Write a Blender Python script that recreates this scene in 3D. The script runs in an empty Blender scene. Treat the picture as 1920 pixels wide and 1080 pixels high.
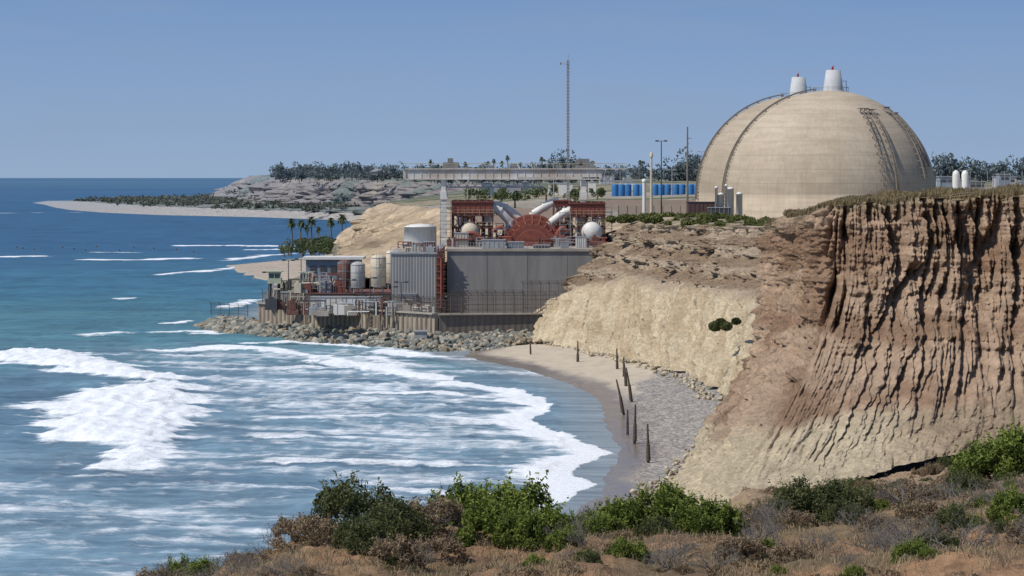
import bpy, math, random
import numpy as np
from mathutils import Vector, Matrix
random.seed(7); rng=np.random.default_rng(7)
scene=bpy.context.scene
coll=scene.collection
# ------------------------------------------------------------------ noise
_P=rng.permutation(256); _P=np.concatenate([_P,_P,_P])
_G=rng.normal(size=(256,3)); _G/=np.linalg.norm(_G,axis=1)[:,None]
def perlin(x,y,z=0.0):
    x,y,z=np.broadcast_arrays(np.asarray(x,float),np.asarray(y,float),np.asarray(z,float))
    xi=np.floor(x).astype(int); yi=np.floor(y).astype(int); zi=np.floor(z).astype(int)
    xf=x-xi; yf=y-yi; zf=z-zi
    xi&=255; yi&=255; zi&=255
    f=lambda t:t*t*t*(t*(t*6-15)+10)
    u,v,w=f(xf),f(yf),f(zf)
    def g(a,b,c):
        G=_G[_P[_P[_P[xi+a]+yi+b]+zi+c]]
        return G[...,0]*(xf-a)+G[...,1]*(yf-b)+G[...,2]*(zf-c)
    L=lambda a,b,t:a+(b-a)*t
    return 1.6*L(L(L(g(0,0,0),g(1,0,0),u),L(g(0,1,0),g(1,1,0),u),v),
             L(L(g(0,0,1),g(1,0,1),u),L(g(0,1,1),g(1,1,1),u),v),w)
def fbm(x,y,z=0.0,o=4,gain=.5):
    s=0;a=1
    for i in range(o):
        s=s+a*perlin(np.asarray(x)*2**i+17.3*i,np.asarray(y)*2**i+5.1*i,np.asarray(z)*2**i); a*=gain
    return s
def sstep(a,b,x):
    t=np.clip((x-a)/(b-a),0,1); return t*t*(3-2*t)
# ------------------------------------------------------------------ materials
def newmat(name):
    m=bpy.data.materials.new(name); m.use_nodes=True
    nt=m.node_tree; b=nt.nodes['Principled BSDF']
    return m,nt,b
def N(nt,t,**k):
    n=nt.nodes.new(t)
    for a,v in k.items(): setattr(n,a,v)
    return n
def mixc(nt,fac,a,b,blend='MIX'):
    n=nt.nodes.new('ShaderNodeMix'); n.data_type='RGBA'; n.blend_type=blend
    for i,s in ((0,fac),(6,a),(7,b)):
        if hasattr(s,'links'): nt.links.new(s,n.inputs[i])
        elif i==0: n.inputs[0].default_value=s
        else: n.inputs[i].default_value=(s[0],s[1],s[2],1)
    return n.outputs[2]
def math_(nt,op,a,b=None,c=None,clamp=False):
    n=nt.nodes.new('ShaderNodeMath'); n.operation=op; n.use_clamp=clamp
    for i,s in enumerate((a,b,c)):
        if s is None: continue
        if hasattr(s,'links'): nt.links.new(s,n.inputs[i])
        else: n.inputs[i].default_value=s
    return n.outputs[0]
def noise(nt,vec,scale,detail=5,rough=.6,dist=0.0,stretch=None):
    if stretch:
        mp=nt.nodes.new('ShaderNodeMapping'); mp.inputs['Scale'].default_value=stretch
        nt.links.new(vec,mp.inputs['Vector']); vec=mp.outputs[0]
    n=nt.nodes.new('ShaderNodeTexNoise'); n.inputs['Scale'].default_value=scale
    n.inputs['Detail'].default_value=detail; n.inputs['Roughness'].default_value=rough
    n.inputs['Distortion'].default_value=dist
    nt.links.new(vec,n.inputs['Vector']); return n.outputs['Fac']
def ramp(nt,fac,a,b):
    n=nt.nodes.new('ShaderNodeMapRange'); n.inputs['From Min'].default_value=a; n.inputs['From Max'].default_value=b
    nt.links.new(fac,n.inputs['Value']); return n.outputs[0]
def bump(nt,b,h,strength,dist):
    n=nt.nodes.new('ShaderNodeBump'); n.inputs['Strength'].default_value=strength; n.inputs['Distance'].default_value=dist
    nt.links.new(h,n.inputs['Height']); nt.links.new(n.outputs[0],b.inputs['Normal'])
def M(name,c1,c2=None,scale=.6,rough=.8,bmp=0,bs=3,bd=.1,metal=0,streak=False,spec=.3):
    m,nt,b=newmat(name)
    b.inputs['Roughness'].default_value=rough; b.inputs['Metallic'].default_value=metal
    b.inputs['Specular IOR Level'].default_value=spec
    if c2 is None: c2=tuple(c*.72 for c in c1)
    pos=N(nt,'ShaderNodeNewGeometry').outputs['Position']
    f=noise(nt,pos,scale,6,.65,stretch=(1,1,.15) if streak else None)
    nt.links.new(mixc(nt,ramp(nt,f,.32,.68),c2,c1),b.inputs['Base Color'])
    if bmp: bump(nt,b,noise(nt,pos,bs,6,.6),bmp,bd)
    return m
def attr_mat(name,attr='Col',var=.35,scale=1.0,rough=.95,bmp=.5,bs=2,bd=.2,stretch=None,spec=.15):
    m,nt,b=newmat(name)
    b.inputs['Roughness'].default_value=rough; b.inputs['Specular IOR Level'].default_value=spec
    a=N(nt,'ShaderNodeAttribute',attribute_name=attr).outputs['Color']
    pos=N(nt,'ShaderNodeNewGeometry').outputs['Position']
    f=ramp(nt,noise(nt,pos,scale,8,.7,stretch=stretch),.3,.7)
    c=mixc(nt,f,(1-var,)*3,(1+var*.5,)*3)
    nt.links.new(mixc(nt,1.0,a,c,'MULTIPLY'),b.inputs['Base Color'])
    bump(nt,b,noise(nt,pos,bs,8,.7,stretch=stretch),bmp,bd)
    return m
def leaf_mat(name,c1,c2):
    m,nt,b=newmat(name); b.inputs['Roughness'].default_value=.7; b.inputs['Specular IOR Level'].default_value=.2
    a=N(nt,'ShaderNodeAttribute',attribute_name='tint').outputs['Fac']
    nt.links.new(mixc(nt,a,c1,c2),b.inputs['Base Color'])
    tr=N(nt,'ShaderNodeBsdfTranslucent'); nt.links.new(mixc(nt,a,c1,c2),tr.inputs['Color'])
    mx=N(nt,'ShaderNodeMixShader'); mx.inputs[0].default_value=.25
    nt.links.new(b.outputs[0],mx.inputs[1]); nt.links.new(tr.outputs[0],mx.inputs[2])
    nt.links.new(mx.outputs[0],nt.nodes['Material Output'].inputs['Surface'])
    return m
# ------------------------------------------------------------------ mesh helpers
def raw_mesh(name,V,F,mat,col=None,fl=None,flname='tint',smooth=False,parent=None):
    V=np.asarray(V,np.float32); F=np.asarray(F,np.int32)
    me=bpy.data.meshes.new(name); n=len(V); k=F.shape[1]; nf=len(F)
    me.vertices.add(n); me.vertices.foreach_set('co',V.ravel())
    me.loops.add(nf*k); me.loops.foreach_set('vertex_index',F.ravel())
    me.polygons.add(nf); me.polygons.foreach_set('loop_start',np.arange(0,nf*k,k,dtype=np.int32))
    me.polygons.foreach_set('use_smooth',np.full(nf,smooth))
    me.update(calc_edges=True); me.validate()
    if col is not None:
        a=me.attributes.new('Col','FLOAT_COLOR','POINT')
        c=np.ones((n,4),np.float32); c[:,:3]=col; a.data.foreach_set('color',c.ravel())
    if fl is not None:
        for nm,arr in (fl.items() if isinstance(fl,dict) else [(flname,fl)]):
            a=me.attributes.new(nm,'FLOAT','POINT'); a.data.foreach_set('value',np.asarray(arr,np.float32).ravel())
    if mat: me.materials.append(mat)
    o=bpy.data.objects.new(name,me); coll.objects.link(o)
    if parent: setpar(o,parent)
    return o
def grid(name,X,Y,Z,mat,col=None,fl=None,smooth=True,parent=None):
    nu,nv=X.shape
    V=np.stack([X,Y,Z],-1).reshape(-1,3)
    i=np.arange(nu*nv).reshape(nu,nv)
    F=np.stack([i[:-1,:-1],i[1:,:-1],i[1:,1:],i[:-1,1:]],-1).reshape(-1,4)
    if col is not None: col=col.reshape(-1,3)
    return raw_mesh(name,V,F,mat,col,fl,smooth=smooth,parent=parent)
def setpar(o,e):
    o.parent=e; o.matrix_parent_inverse=Matrix.Translation(e.location).inverted()
def group(name,loc):
    e=bpy.data.objects.new(name,None); e.location=loc; e.empty_display_size=.5; coll.objects.link(e); return e
class MB:
    def __init__(s): s.v=[];s.f=[];s.m=[];s.s=[]
    def add(s,vs,fs,mi=0,sm=False):
        o=len(s.v); s.v+=[tuple(v) for v in vs]
        for f in fs: s.f.append(tuple(i+o for i in f)); s.m.append(mi); s.s.append(sm)
    def box(s,x0,x1,y0,y1,z0,z1,mi=0):
        v=[(x0,y0,z0),(x1,y0,z0),(x1,y1,z0),(x0,y1,z0),(x0,y0,z1),(x1,y0,z1),(x1,y1,z1),(x0,y1,z1)]
        s.add(v,[(0,3,2,1),(4,5,6,7),(0,1,5,4),(1,2,6,5),(2,3,7,6),(3,0,4,7)],mi)
    def beam(s,p,q,w,h=None,mi=0):
        h=h or w
        p=Vector(p);q=Vector(q);d=(q-p).normalized()
        u=d.cross(Vector((0,0,1)))
        if u.length<1e-3: u=Vector((1,0,0))
        u.normalize(); w2=u*(w/2); n=u.cross(d).normalized()*(h/2)
        v=[p-w2-n,p+w2-n,p+w2+n,p-w2+n,q-w2-n,q+w2-n,q+w2+n,q-w2+n]
        s.add(v,[(0,3,2,1),(4,5,6,7),(0,1,5,4),(1,2,6,5),(2,3,7,6),(3,0,4,7)],mi)
    def cyl(s,p,q,r0,r1=None,n=12,mi=0,cap=True):
        r1=r0 if r1 is None else r1
        p=Vector(p);q=Vector(q);d=(q-p).normalized()
        u=d.cross(Vector((0,0,1)))
        if u.length<1e-3: u=Vector((1,0,0))
        u.normalize(); w=d.cross(u)
        A=[];B=[]
        for i in range(n):
            a=2*math.pi*i/n; e=u*math.cos(a)+w*math.sin(a)
            A.append(p+e*r0);B.append(q+e*r1)
        s.add(A+B,[(i,(i+1)%n,n+(i+1)%n,n+i) for i in range(n)],mi,True)
        if cap:
            s.add(A,[tuple(range(n))[::-1]],mi); s.add(B,[tuple(range(n))],mi)
    def tube(s,pts,r,n=10,mi=0):
        pts=[Vector(p) for p in pts]; rings=[]
        ref=Vector((0.13,1,0.21))
        for i,p in enumerate(pts):
            d=(pts[min(i+1,len(pts)-1)]-pts[max(i-1,0)]).normalized()
            u=d.cross(ref);u.normalize(); w=d.cross(u)
            rings.append([p+(u*math.cos(2*math.pi*k/n)+w*math.sin(2*math.pi*k/n))*r for k in range(n)])
        v=[x for R in rings for x in R]
        f=[(i*n+k,i*n+(k+1)%n,(i+1)*n+(k+1)%n,(i+1)*n+k) for i in range(len(pts)-1) for k in range(n)]
        s.add(v,f,mi,True)
    def rev(s,c,prof,n=32,mi=0,a0=0,a1=2*math.pi):
        full=abs(a1-a0-2*math.pi)<1e-6; m=n if full else n+1
        v=[]
        for r,z in prof:
            for k in range(m):
                a=a0+(a1-a0)*k/n; v.append((c[0]+r*math.cos(a),c[1]+r*math.sin(a),c[2]+z))
        f=[]
        for i in range(len(prof)-1):
            for k in range(n):
                k2=(k+1)%m if full else k+1
                f.append((i*m+k,i*m+k2,(i+1)*m+k2,(i+1)*m+k))
        s.add(v,f,mi,True)
    def arch(s,cx,cz,y0,y1,r,n=24,mi=0,flat=1.0):
        A=[(cx+r*math.cos(math.pi*k/n),y0,cz+flat*r*math.sin(math.pi*k/n)) for k in range(n+1)]
        B=[(x,y1,z) for x,_,z in A]
        s.add(A+B,[(k,k+1,n+2+k,n+1+k) for k in range(n)],mi,True)
        s.add(A,[tuple(range(n+1))],mi); s.add(B,[tuple(range(n+1))[::-1]],mi)
    def obj(s,name,mats,parent=None):
        me=bpy.data.meshes.new(name); me.from_pydata(s.v,[],s.f)
        me.polygons.foreach_set('material_index',s.m); me.polygons.foreach_set('use_smooth',s.s)
        for m in (mats if isinstance(mats,(list,tuple)) else [mats]): me.materials.append(m)
        me.update(); o=bpy.data.objects.new(name,me); coll.objects.link(o)
        if parent: setpar(o,parent)
        return o
def lathe_sphere(r,n=10,z0=-1,z1=1,sq=1):
    a0=math.asin(z0);a1=math.asin(z1)
    return [(r*math.cos(a0+(a1-a0)*i/n),sq*r*math.sin(a0+(a1-a0)*i/n)) for i in range(n+1)]
def quads(C,size,elong=1.0,up=None,r=None):
    n=len(C); r=r or rng
    D=r.normal(size=(n,3)); D/=np.linalg.norm(D,axis=1)[:,None]
    if up is not None: D=D*up+np.array([0,0,1.0]); D/=np.linalg.norm(D,axis=1)[:,None]
    E=np.cross(D,r.normal(size=(n,3))); E/=np.linalg.norm(E,axis=1)[:,None]
    s=np.asarray(size)*r.uniform(.6,1.3,size=n)
    U=E*(s/2)[:,None]; W=D*(s*elong/2)[:,None]
    V=np.stack([C-W-U*.6,C-W+U*.6,C+W+U*.5,C+W-U*.5],1)
    return V.reshape(-1,3)
def quad_faces(n): return np.arange(4*n).reshape(n,4)
def shell(cs,rs,npts,inner=.55,r=None,squash=1.0):
    r=r or rng; cs=np.asarray(cs,float);rs=np.asarray(rs,float)
    idx=r.choice(len(cs),size=npts,p=rs**2/np.sum(rs**2))
    d=r.normal(size=(npts,3)); d/=np.linalg.norm(d,axis=1)[:,None]
    q=rs[idx]*(inner+(1-inner)*r.random(npts)**.5)
    d[:,2]*=squash
    return cs[idx]+d*q[:,None],idx

# ------------------------------------------------------------------ world, sun, camera
SUN_AZ=math.radians(242); SUN_EL=math.radians(52)
w=bpy.data.worlds.new("World"); scene.world=w; w.use_nodes=True; nt=w.node_tree
bg=nt.nodes['Background']; bg.inputs['Strength'].default_value=.13
sky=N(nt,'ShaderNodeTexSky',sky_type='NISHITA'); sky.sun_disc=False
sky.sun_elevation=SUN_EL; sky.sun_rotation=SUN_AZ; sky.air_density=1.0; sky.dust_density=.3; sky.ozone_density=2.0
tc=N(nt,'ShaderNodeTexCoord')
va=N(nt,'ShaderNodeVectorMath',operation='ADD'); va.inputs[1].default_value=(0,0,.30)
vn=N(nt,'ShaderNodeVectorMath',operation='NORMALIZE')
nt.links.new(tc.outputs['Generated'],va.inputs[0]); nt.links.new(va.outputs[0],vn.inputs[0]); nt.links.new(vn.outputs[0],sky.inputs[0])
cl=ramp(nt,noise(nt,tc.outputs['Generated'],9,4,.5,stretch=(1,1,9)),.48,.75)
tinted=mixc(nt,1.0,sky.outputs[0],(.82,.92,1.03),'MULTIPLY')
sx=N(nt,'ShaderNodeSeparateXYZ'); nt.links.new(tc.outputs['Generated'],sx.inputs[0])
hz=ramp(nt,sx.outputs[2],.08,-.005)
c2=mixc(nt,math_(nt,'MULTIPLY',hz,.8),tinted,(2.62,3.38,4.42))
c3=mixc(nt,math_(nt,'MULTIPLY',cl,.32),c2,(2.1,2.7,3.65))
nt.links.new(c3,bg.inputs['Color'])
sl=bpy.data.lights.new("sun","SUN"); sl.energy=4.0; sl.angle=math.radians(.5); sl.color=(1,.955,.885)
so=bpy.data.objects.new("sun",sl); coll.objects.link(so)
sd=Vector((math.sin(SUN_AZ)*math.cos(SUN_EL),math.cos(SUN_AZ)*math.cos(SUN_EL),math.sin(SUN_EL)))
so.rotation_euler=sd.to_track_quat('Z','Y').to_euler(); so.location=(0,0,200)
cd=bpy.data.cameras.new("camera"); cam=bpy.data.objects.new("camera",cd); coll.objects.link(cam)
cam.location=(0,0,30); cam.rotation_euler=(math.pi/2,0,0); cd.lens=100; cd.sensor_width=36; cd.shift_y=-.1083
cd.clip_start=1; cd.clip_end=120000; scene.camera=cam
scene.view_settings.view_transform='Standard'; scene.view_settings.look='None'; scene.view_settings.exposure=0

# ------------------------------------------------------------------ SEA
gx=np.concatenate([[-60000,-20000,-8000,-3000,-1500,-900,-600],np.arange(-420,-200,10),np.arange(-200,-92,1.5),np.arange(-92,18,.42),np.arange(18,60,4),[80,200,800,3000,10000,60000]])
gy=np.concatenate([[-3000,-500,0,100,150],np.arange(180,205,2),np.arange(205,520,.6),np.arange(520,700,1.2),np.arange(700,1300,4.5),np.arange(1300,3600,25),np.geomspace(3600,90000,40)])
X,Y=np.meshgrid(gx,gy,indexing='ij')
def polysd(X,Y,poly):
    P=np.array(poly,float); d=np.full(X.shape,1e9); ins=np.zeros(X.shape,bool)
    for a,b in zip(P,np.roll(P,-1,0)):
        e=b-a; t=np.clip(((X-a[0])*e[0]+(Y-a[1])*e[1])/(e@e),0,1)
        d=np.minimum(d,np.hypot(X-a[0]-t*e[0],Y-a[1]-t*e[1]))
        c=(a[1]>Y)!=(b[1]>Y)
        xi=a[0]+(Y-a[1])*(b[0]-a[0])/((b[1]-a[1]) if abs(b[1]-a[1])>1e-9 else 1e-9)
        ins^= c&(X<xi)
    return np.where(ins,d,-d)
def linesd(X,Y,pl,ay=1.0):
    P=np.array(pl,float); d=np.full(X.shape,1e9); T=np.zeros(X.shape)
    for i,(a,b) in enumerate(zip(P[:-1],P[1:])):
        e=b-a; t=np.clip(((X-a[0])*e[0]+(Y-a[1])*e[1]*ay)/(e[0]**2+e[1]**2*ay),0,1)
        q=np.hypot(X-a[0]-t*e[0],(Y-a[1]-t*e[1])*ay**.5); T=np.where(q<d,(i+t)/(len(P)-1),T); d=np.minimum(d,q)
    return d,T
wn=fbm(X*.11,Y*.05,3.3,5,.6); wn2=fbm(X*.5,Y*.16,8.1,4,.6); ws=fbm(X*.045,Y*.10+X*.02,5.7,5,.65)
foam=np.zeros(X.shape)
shorex=np.interp(Y,[150,220,259,267,282,309,342,374,407,447,476,520,560],[0,3,6,9,9,12,11.5,12,9.5,1,-9,-20,-55])
off=shorex-X
zone=sstep(84,44,off+wn*12)*sstep(535,478,Y+wn*12)*sstep(225,330,Y+off*.5)
foam=np.maximum(foam,zone*(.415+.17*ws+.10*wn2+.05*np.sin(Y*.19+wn*2.5+X*.03)))
zone2=sstep(120,62,off+wn*14)*sstep(335,285,Y)
foam=np.maximum(foam,zone2*(.375+.17*ws+.09*wn2))
foam=np.maximum(foam,sstep(460,400,Y)*sstep(-95,-60,X)*(.28+.2*ws))
milky=np.clip(zone+zone2*.8,0,1)
A=[(-92,474),(-88,492),(-80.8,497),(-72.3,479),(-59.2,449),(-47,421),(-46.5,411),(-56,409),(-66,431),(-74,446)]
B=[(-66,392),(-52.3,412),(-45.5,412),(-39.4,368),(-38,358),(-36,312),(-36.2,297),(-40.5,286),(-46,291),(-45,308),(-50,322),(-54.4,316),(-55,335),(-62,357),(-70,378)]
jag=wn*1.6+wn2*1.1+ws*3.0
sa=polysd(X,Y,A); sb=polysd(X,Y,B)
foam=np.maximum(foam,sstep(-4,4.5,sa+jag)*(.86+.2*ws))
leftf=sstep(-70,-48,X+wn*5)
foam=np.maximum(foam,sstep(-4,5,sb+jag)*(.52+.42*leftf+.28*ws))
bore=np.maximum(sstep(-.5,6,sa+jag*.4)*.8,sstep(-.5,7,sb+jag*.4)*leftf)
def streak(pl,w,v=1.0,fade=True):
    global foam,bore
    d,T=linesd(X,Y,pl); f=sstep(w*1.9,w*.2,d+wn*w*.8+wn2*w*.3+ws*w*.6)*v
    if fade: f=f*sstep(0,.12,T)*sstep(1,.9,T)
    foam=np.maximum(foam,f); bore=np.maximum(bore,.3*f)
streak([(-66,480),(-50,500),(-38,487),(-24,453),(-15,429),(-6,415)],3.4,1.0)
streak([(-52,509),(-39,519),(-24,496),(-11,462)],3.2,.75)
streak([(-64,545),(-54,556),(-47,545)],3,.85)
streak([(-84,530),(-72,548),(-60,552),(-55,536)],3.4,.75)
streak([(-72,580),(-66,590)],2,.75)
streak([(-28,478),(-20,460),(-12,447)],2.5,.65)
E=[(-9,418),(-4,407),(0,402),(4.3,386),(4.8,369),(2.6,349),(6.2,331),(10.6,309),(7,295),(6,287),(8.3,277),(3.9,260),(-4,246)]
exf=np.interp(Y,[p[1] for p in E][::-1],[p[0] for p in E][::-1])
behind=exf-X+wn*.5+wn2*.35
fe=sstep(-.3,.25,behind)*sstep(11+5*ws,1.0,behind)*sstep(425,408,Y)
foam=np.maximum(foam,fe*(.95+.2*wn2+.15*ws))
foam=np.where((Y<425)&(behind<-.3),np.minimum(foam,.2+.2*wn2),foam)
streak([(-25,392),(-10,396),(-1,380)],2.0,.7); streak([(-34,350),(-12,356),(0,343)],2,.62)
streak([(-34,330),(-14,322),(3,318)],2,.6); streak([(-30,300),(-8,296),(4,290)],2,.6); streak([(-24,430),(-10,436)],2,.6)
streak([(-44,440),(-25,446),(-12,425)],3,.6); streak([(-30,275),(-10,270),(2,262)],2,.6)
streak([(-150,1231),(-120,1240),(-94,1225)],7,1.1); streak([(-162,1032),(-135,1022),(-116,1052)],5,1.0); streak([(-200,1060),(-174,1075)],6,1.05)
streak([(-110,1160),(-85,1185)],5,.8); streak([(-170,1130),(-140,1120)],3,.75); streak([(-105,1000),(-92,1090),(-78,1120)],4,.7)
streak([(-112,860),(-96,905),(-88,960)],3,.7); streak([(-100,700),(-92,705)],3,.65);streak([(-66,640),(-62,700)],3,.7)
foam=np.where(Y>3300,0,foam)
foam=np.maximum(foam,.7*sstep(18,4,np.abs(Y-2900-60*np.sin(X*.02)))*(X<-430)*(X>-640))
foam=np.maximum(foam,.7*sstep(14,4,np.abs(Y-2380-40*np.sin(X*.03)))*(X<-360)*(X>-560))
Z=.16*np.sin(Y*.22+X*.05+wn*2)*(Y<900)+.08*wn2*(Y<900)
Z=Z*(off>6)+.12*np.clip(off/6,0,1)
Z=Z+bore*(.75+.22*wn2+.22*ws)
Z=np.where(Y>1300,0,Z)
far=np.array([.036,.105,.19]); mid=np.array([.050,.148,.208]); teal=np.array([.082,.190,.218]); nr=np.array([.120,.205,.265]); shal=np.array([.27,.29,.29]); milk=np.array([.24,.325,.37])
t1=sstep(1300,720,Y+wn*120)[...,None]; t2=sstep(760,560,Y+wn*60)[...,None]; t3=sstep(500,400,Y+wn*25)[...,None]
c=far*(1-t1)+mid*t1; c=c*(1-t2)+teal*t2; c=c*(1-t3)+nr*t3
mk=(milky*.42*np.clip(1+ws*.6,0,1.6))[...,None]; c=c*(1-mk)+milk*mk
horizon=sstep(2200,14000,Y)[...,None]; c=c*(1-horizon)+np.array([.065,.14,.22])*horizon  # painted haze: water colour paled towards the horizon
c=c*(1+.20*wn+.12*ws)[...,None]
ts=sstep(9,0,off)[...,None]*.8; c=c*(1-ts)+shal*ts
m,nt,b=newmat("sea_water")
pos=N(nt,'ShaderNodeNewGeometry').outputs['Position']
col=N(nt,'ShaderNodeAttribute',attribute_name='Col').outputs['Color']
fo=N(nt,'ShaderNodeAttribute',attribute_name='foam').outputs['Fac']
n1=noise(nt,pos,.50,10,.74,.5,stretch=(.5,1,1)); n2=noise(nt,pos,2.5,6,.7,.3)
nn=math_(nt,'ADD',math_(nt,'MULTIPLY',n1,.78),math_(nt,'MULTIPLY',n2,.22))
ff=math_(nt,'MULTIPLY',math_(nt,'SUBTRACT',math_(nt,'ADD',nn,fo),.88),3.4,clamp=True)
rip=ramp(nt,noise(nt,pos,.35,7,.7,stretch=(.25,1,1)),.35,.65)
rip2=ramp(nt,noise(nt,pos,.03,6,.7,stretch=(.3,1,1)),.35,.65)
wc=mixc(nt,1.0,col,mixc(nt,rip,(.66,.70,.74),(1.27,1.24,1.20)),'MULTIPLY')
wc=mixc(nt,1.0,wc,mixc(nt,rip2,(.82,.84,.87),(1.12,1.12,1.1)),'MULTIPLY')
fcol=mixc(nt,ramp(nt,n2,.3,.6),(.64,.67,.69),(.86,.87,.87))
nt.links.new(mixc(nt,ff,wc,fcol),b.inputs['Base Color'])
nt.links.new(math_(nt,'MULTIPLY_ADD',ff,.45,.45),b.inputs['Roughness'])
b.inputs['Specular IOR Level'].default_value=.26
bump(nt,b,math_(nt,'ADD',noise(nt,pos,.8,7,.65,stretch=(.5,1,1)),math_(nt,'MULTIPLY',math_(nt,'MULTIPLY',n2,fo),.6)),.7,.4)
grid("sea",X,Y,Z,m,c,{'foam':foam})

# ------------------------------------------------------------------ BEACH
ys=np.arange(140,530,1.0); s=np.linspace(0,1,170)
xw=np.interp(ys,[140,220,259,267,282,309,342,374,407,447,476,500,530],[0,3,6,9,9,12,11.5,12,9.5,1,-8,-6,-2])
xt=np.interp(ys,[140,230,256,270,300,330,360,407,443,470,500,530],[14,17,15,18,24,30,31,30,24,16,10,8])+4
Xb=(xw-14)[:,None]*(1-s)+xt[:,None]*s; Yb=np.repeat(ys[:,None],len(s),1)
d=Xb-xw[:,None]
Zb=np.where(d<0,d*.05,np.clip(d*.075,0,1.6))+.05*fbm(Xb*.3,Yb*.1,1)
bn=fbm(Xb*.25,Yb*.12,4.4,4)
wet=sstep(6.0,2.0,d+bn*1.6)
cob=sstep(-1.2,1.2,(Xb-np.interp(ys,[140,250,300,360,400,425,440],[3,12.5,13.5,14.5,17,23,60])[:,None])+bn*2.0)
cob=np.maximum(cob,.35*sstep(.2,.9,bn)*(Yb>380))
sand=np.array([.49,.41,.30]); wets=np.array([.22,.18,.14]); cc=np.array([.32,.295,.26])
cb=sand*(1-cob[...,None])+cc*cob[...,None]; cb=cb*(1-wet[...,None])+wets*wet[...,None]
m,nt,b=newmat("beach_sand_and_cobble")
pos=N(nt,'ShaderNodeNewGeometry').outputs['Position']
col=N(nt,'ShaderNodeAttribute',attribute_name='Col').outputs['Color']
ck=N(nt,'ShaderNodeAttribute',attribute_name='cob').outputs['Fac']; wk=N(nt,'ShaderNodeAttribute',attribute_name='wet').outputs['Fac']
vo=N(nt,'ShaderNodeTexVoronoi'); vo.inputs['Scale'].default_value=2.6; nt.links.new(pos,vo.inputs['Vector'])
sv=N(nt,'ShaderNodeSeparateColor'); nt.links.new(vo.outputs['Color'],sv.inputs[0])
g=mixc(nt,ck,(1,1,1),mixc(nt,sv.outputs[0],(.45,.45,.47),(1.45,1.4,1.35)))
c1=mixc(nt,1.0,col,g,'MULTIPLY'); c1=mixc(nt,1.0,c1,mixc(nt,ramp(nt,noise(nt,pos,.4,7,.7),.3,.7),(.82,.82,.82),(1.12,1.12,1.12)),'MULTIPLY')
nt.links.new(c1,b.inputs['Base Color'])
nt.links.new(math_(nt,'MULTIPLY_ADD',wk,-.72,.95),b.inputs['Roughness'])
h=math_(nt,'MULTIPLY',math_(nt,'MULTIPLY',vo.outputs['Distance'],-1),ck)
bump(nt,b,math_(nt,'ADD',h,math_(nt,'MULTIPLY',noise(nt,pos,1.2,6,.7),math_(nt,'SUBTRACT',.35,math_(nt,'MULTIPLY',wk,.32)))),.7,.3)
grid("beach",Xb,Yb,Zb,m,cb,{'cob':cob,'wet':wet})

# ------------------------------------------------------------------ CLIFFS
def loft_cliff(name,toe,top,nu,nv,hexp,disp,colf,mat):
    n=len(toe); k=np.arange(n); tt=np.linspace(0,n-1,nu*4)
    def ip(P):
        P=np.array(P,float); return np.stack([np.interp(tt,k,P[:,i]) for i in range(3)],-1)
    T=ip(toe);Q=ip(top)
    mid=T*.35+Q*.65; L=np.concatenate([[0],np.cumsum(np.linalg.norm(np.diff(mid[:,:2],axis=0),axis=1))])
    U=np.linspace(0,L[-1],nu)
    T=np.stack([np.interp(U,L,T[:,i]) for i in range(3)],-1);Q=np.stack([np.interp(U,L,Q[:,i]) for i in range(3)],-1)
    kk=max(3,nu//70); ker=np.hanning(kk*2+1); ker/=ker.sum()
    def sm(A):
        return np.stack([np.convolve(np.pad(A[:,i],kk,mode='edge'),ker,'valid') for i in range(3)],-1)
    T=sm(T);Q=sm(Q)
    s=np.linspace(0,1,nv)
    h=1-(1-s)**hexp
    Pxy=T[:,None,:2]*(1-h)[None,:,None]+Q[:,None,:2]*h[None,:,None]
    Zz=T[:,None,2]*(1-s)[None]+Q[:,None,2]*s[None]
    tan=np.gradient((T+Q)[:,:2],axis=0); tan/=np.linalg.norm(tan,axis=1)[:,None]
    nrm=np.stack([tan[:,1],-tan[:,0]],-1)
    sgn=np.sign(np.sum(nrm*(T-Q)[:,:2])); nrm*=sgn
    UU=np.repeat(U[:,None],nv,1); SS=np.repeat(s[None],nu,0)
    D,dz=disp(UU,SS,Zz,Pxy)
    X=Pxy[...,0]+nrm[:,None,0]*D; Y=Pxy[...,1]+nrm[:,None,1]*D; Zo=Zz+dz
    C=colf(UU,SS,Zo,D,X,Y)
    print(name,"length",L[-1])
    return grid(name,X,Y,Zo,mat,C), (X[:,-1],Y[:,-1],Zo[:,-1])
def gul(n,wd): return np.exp(-(n/wd)**2)
def billow(U,Z,f,zf,k):
    return np.abs(perlin(U*f,Z*zf,k))+.5*np.abs(perlin(U*f*2.1+3,Z*zf*2.1,k+4))+.25*np.abs(perlin(U*f*4.3+9,Z*zf*4.3,k+8))
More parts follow.
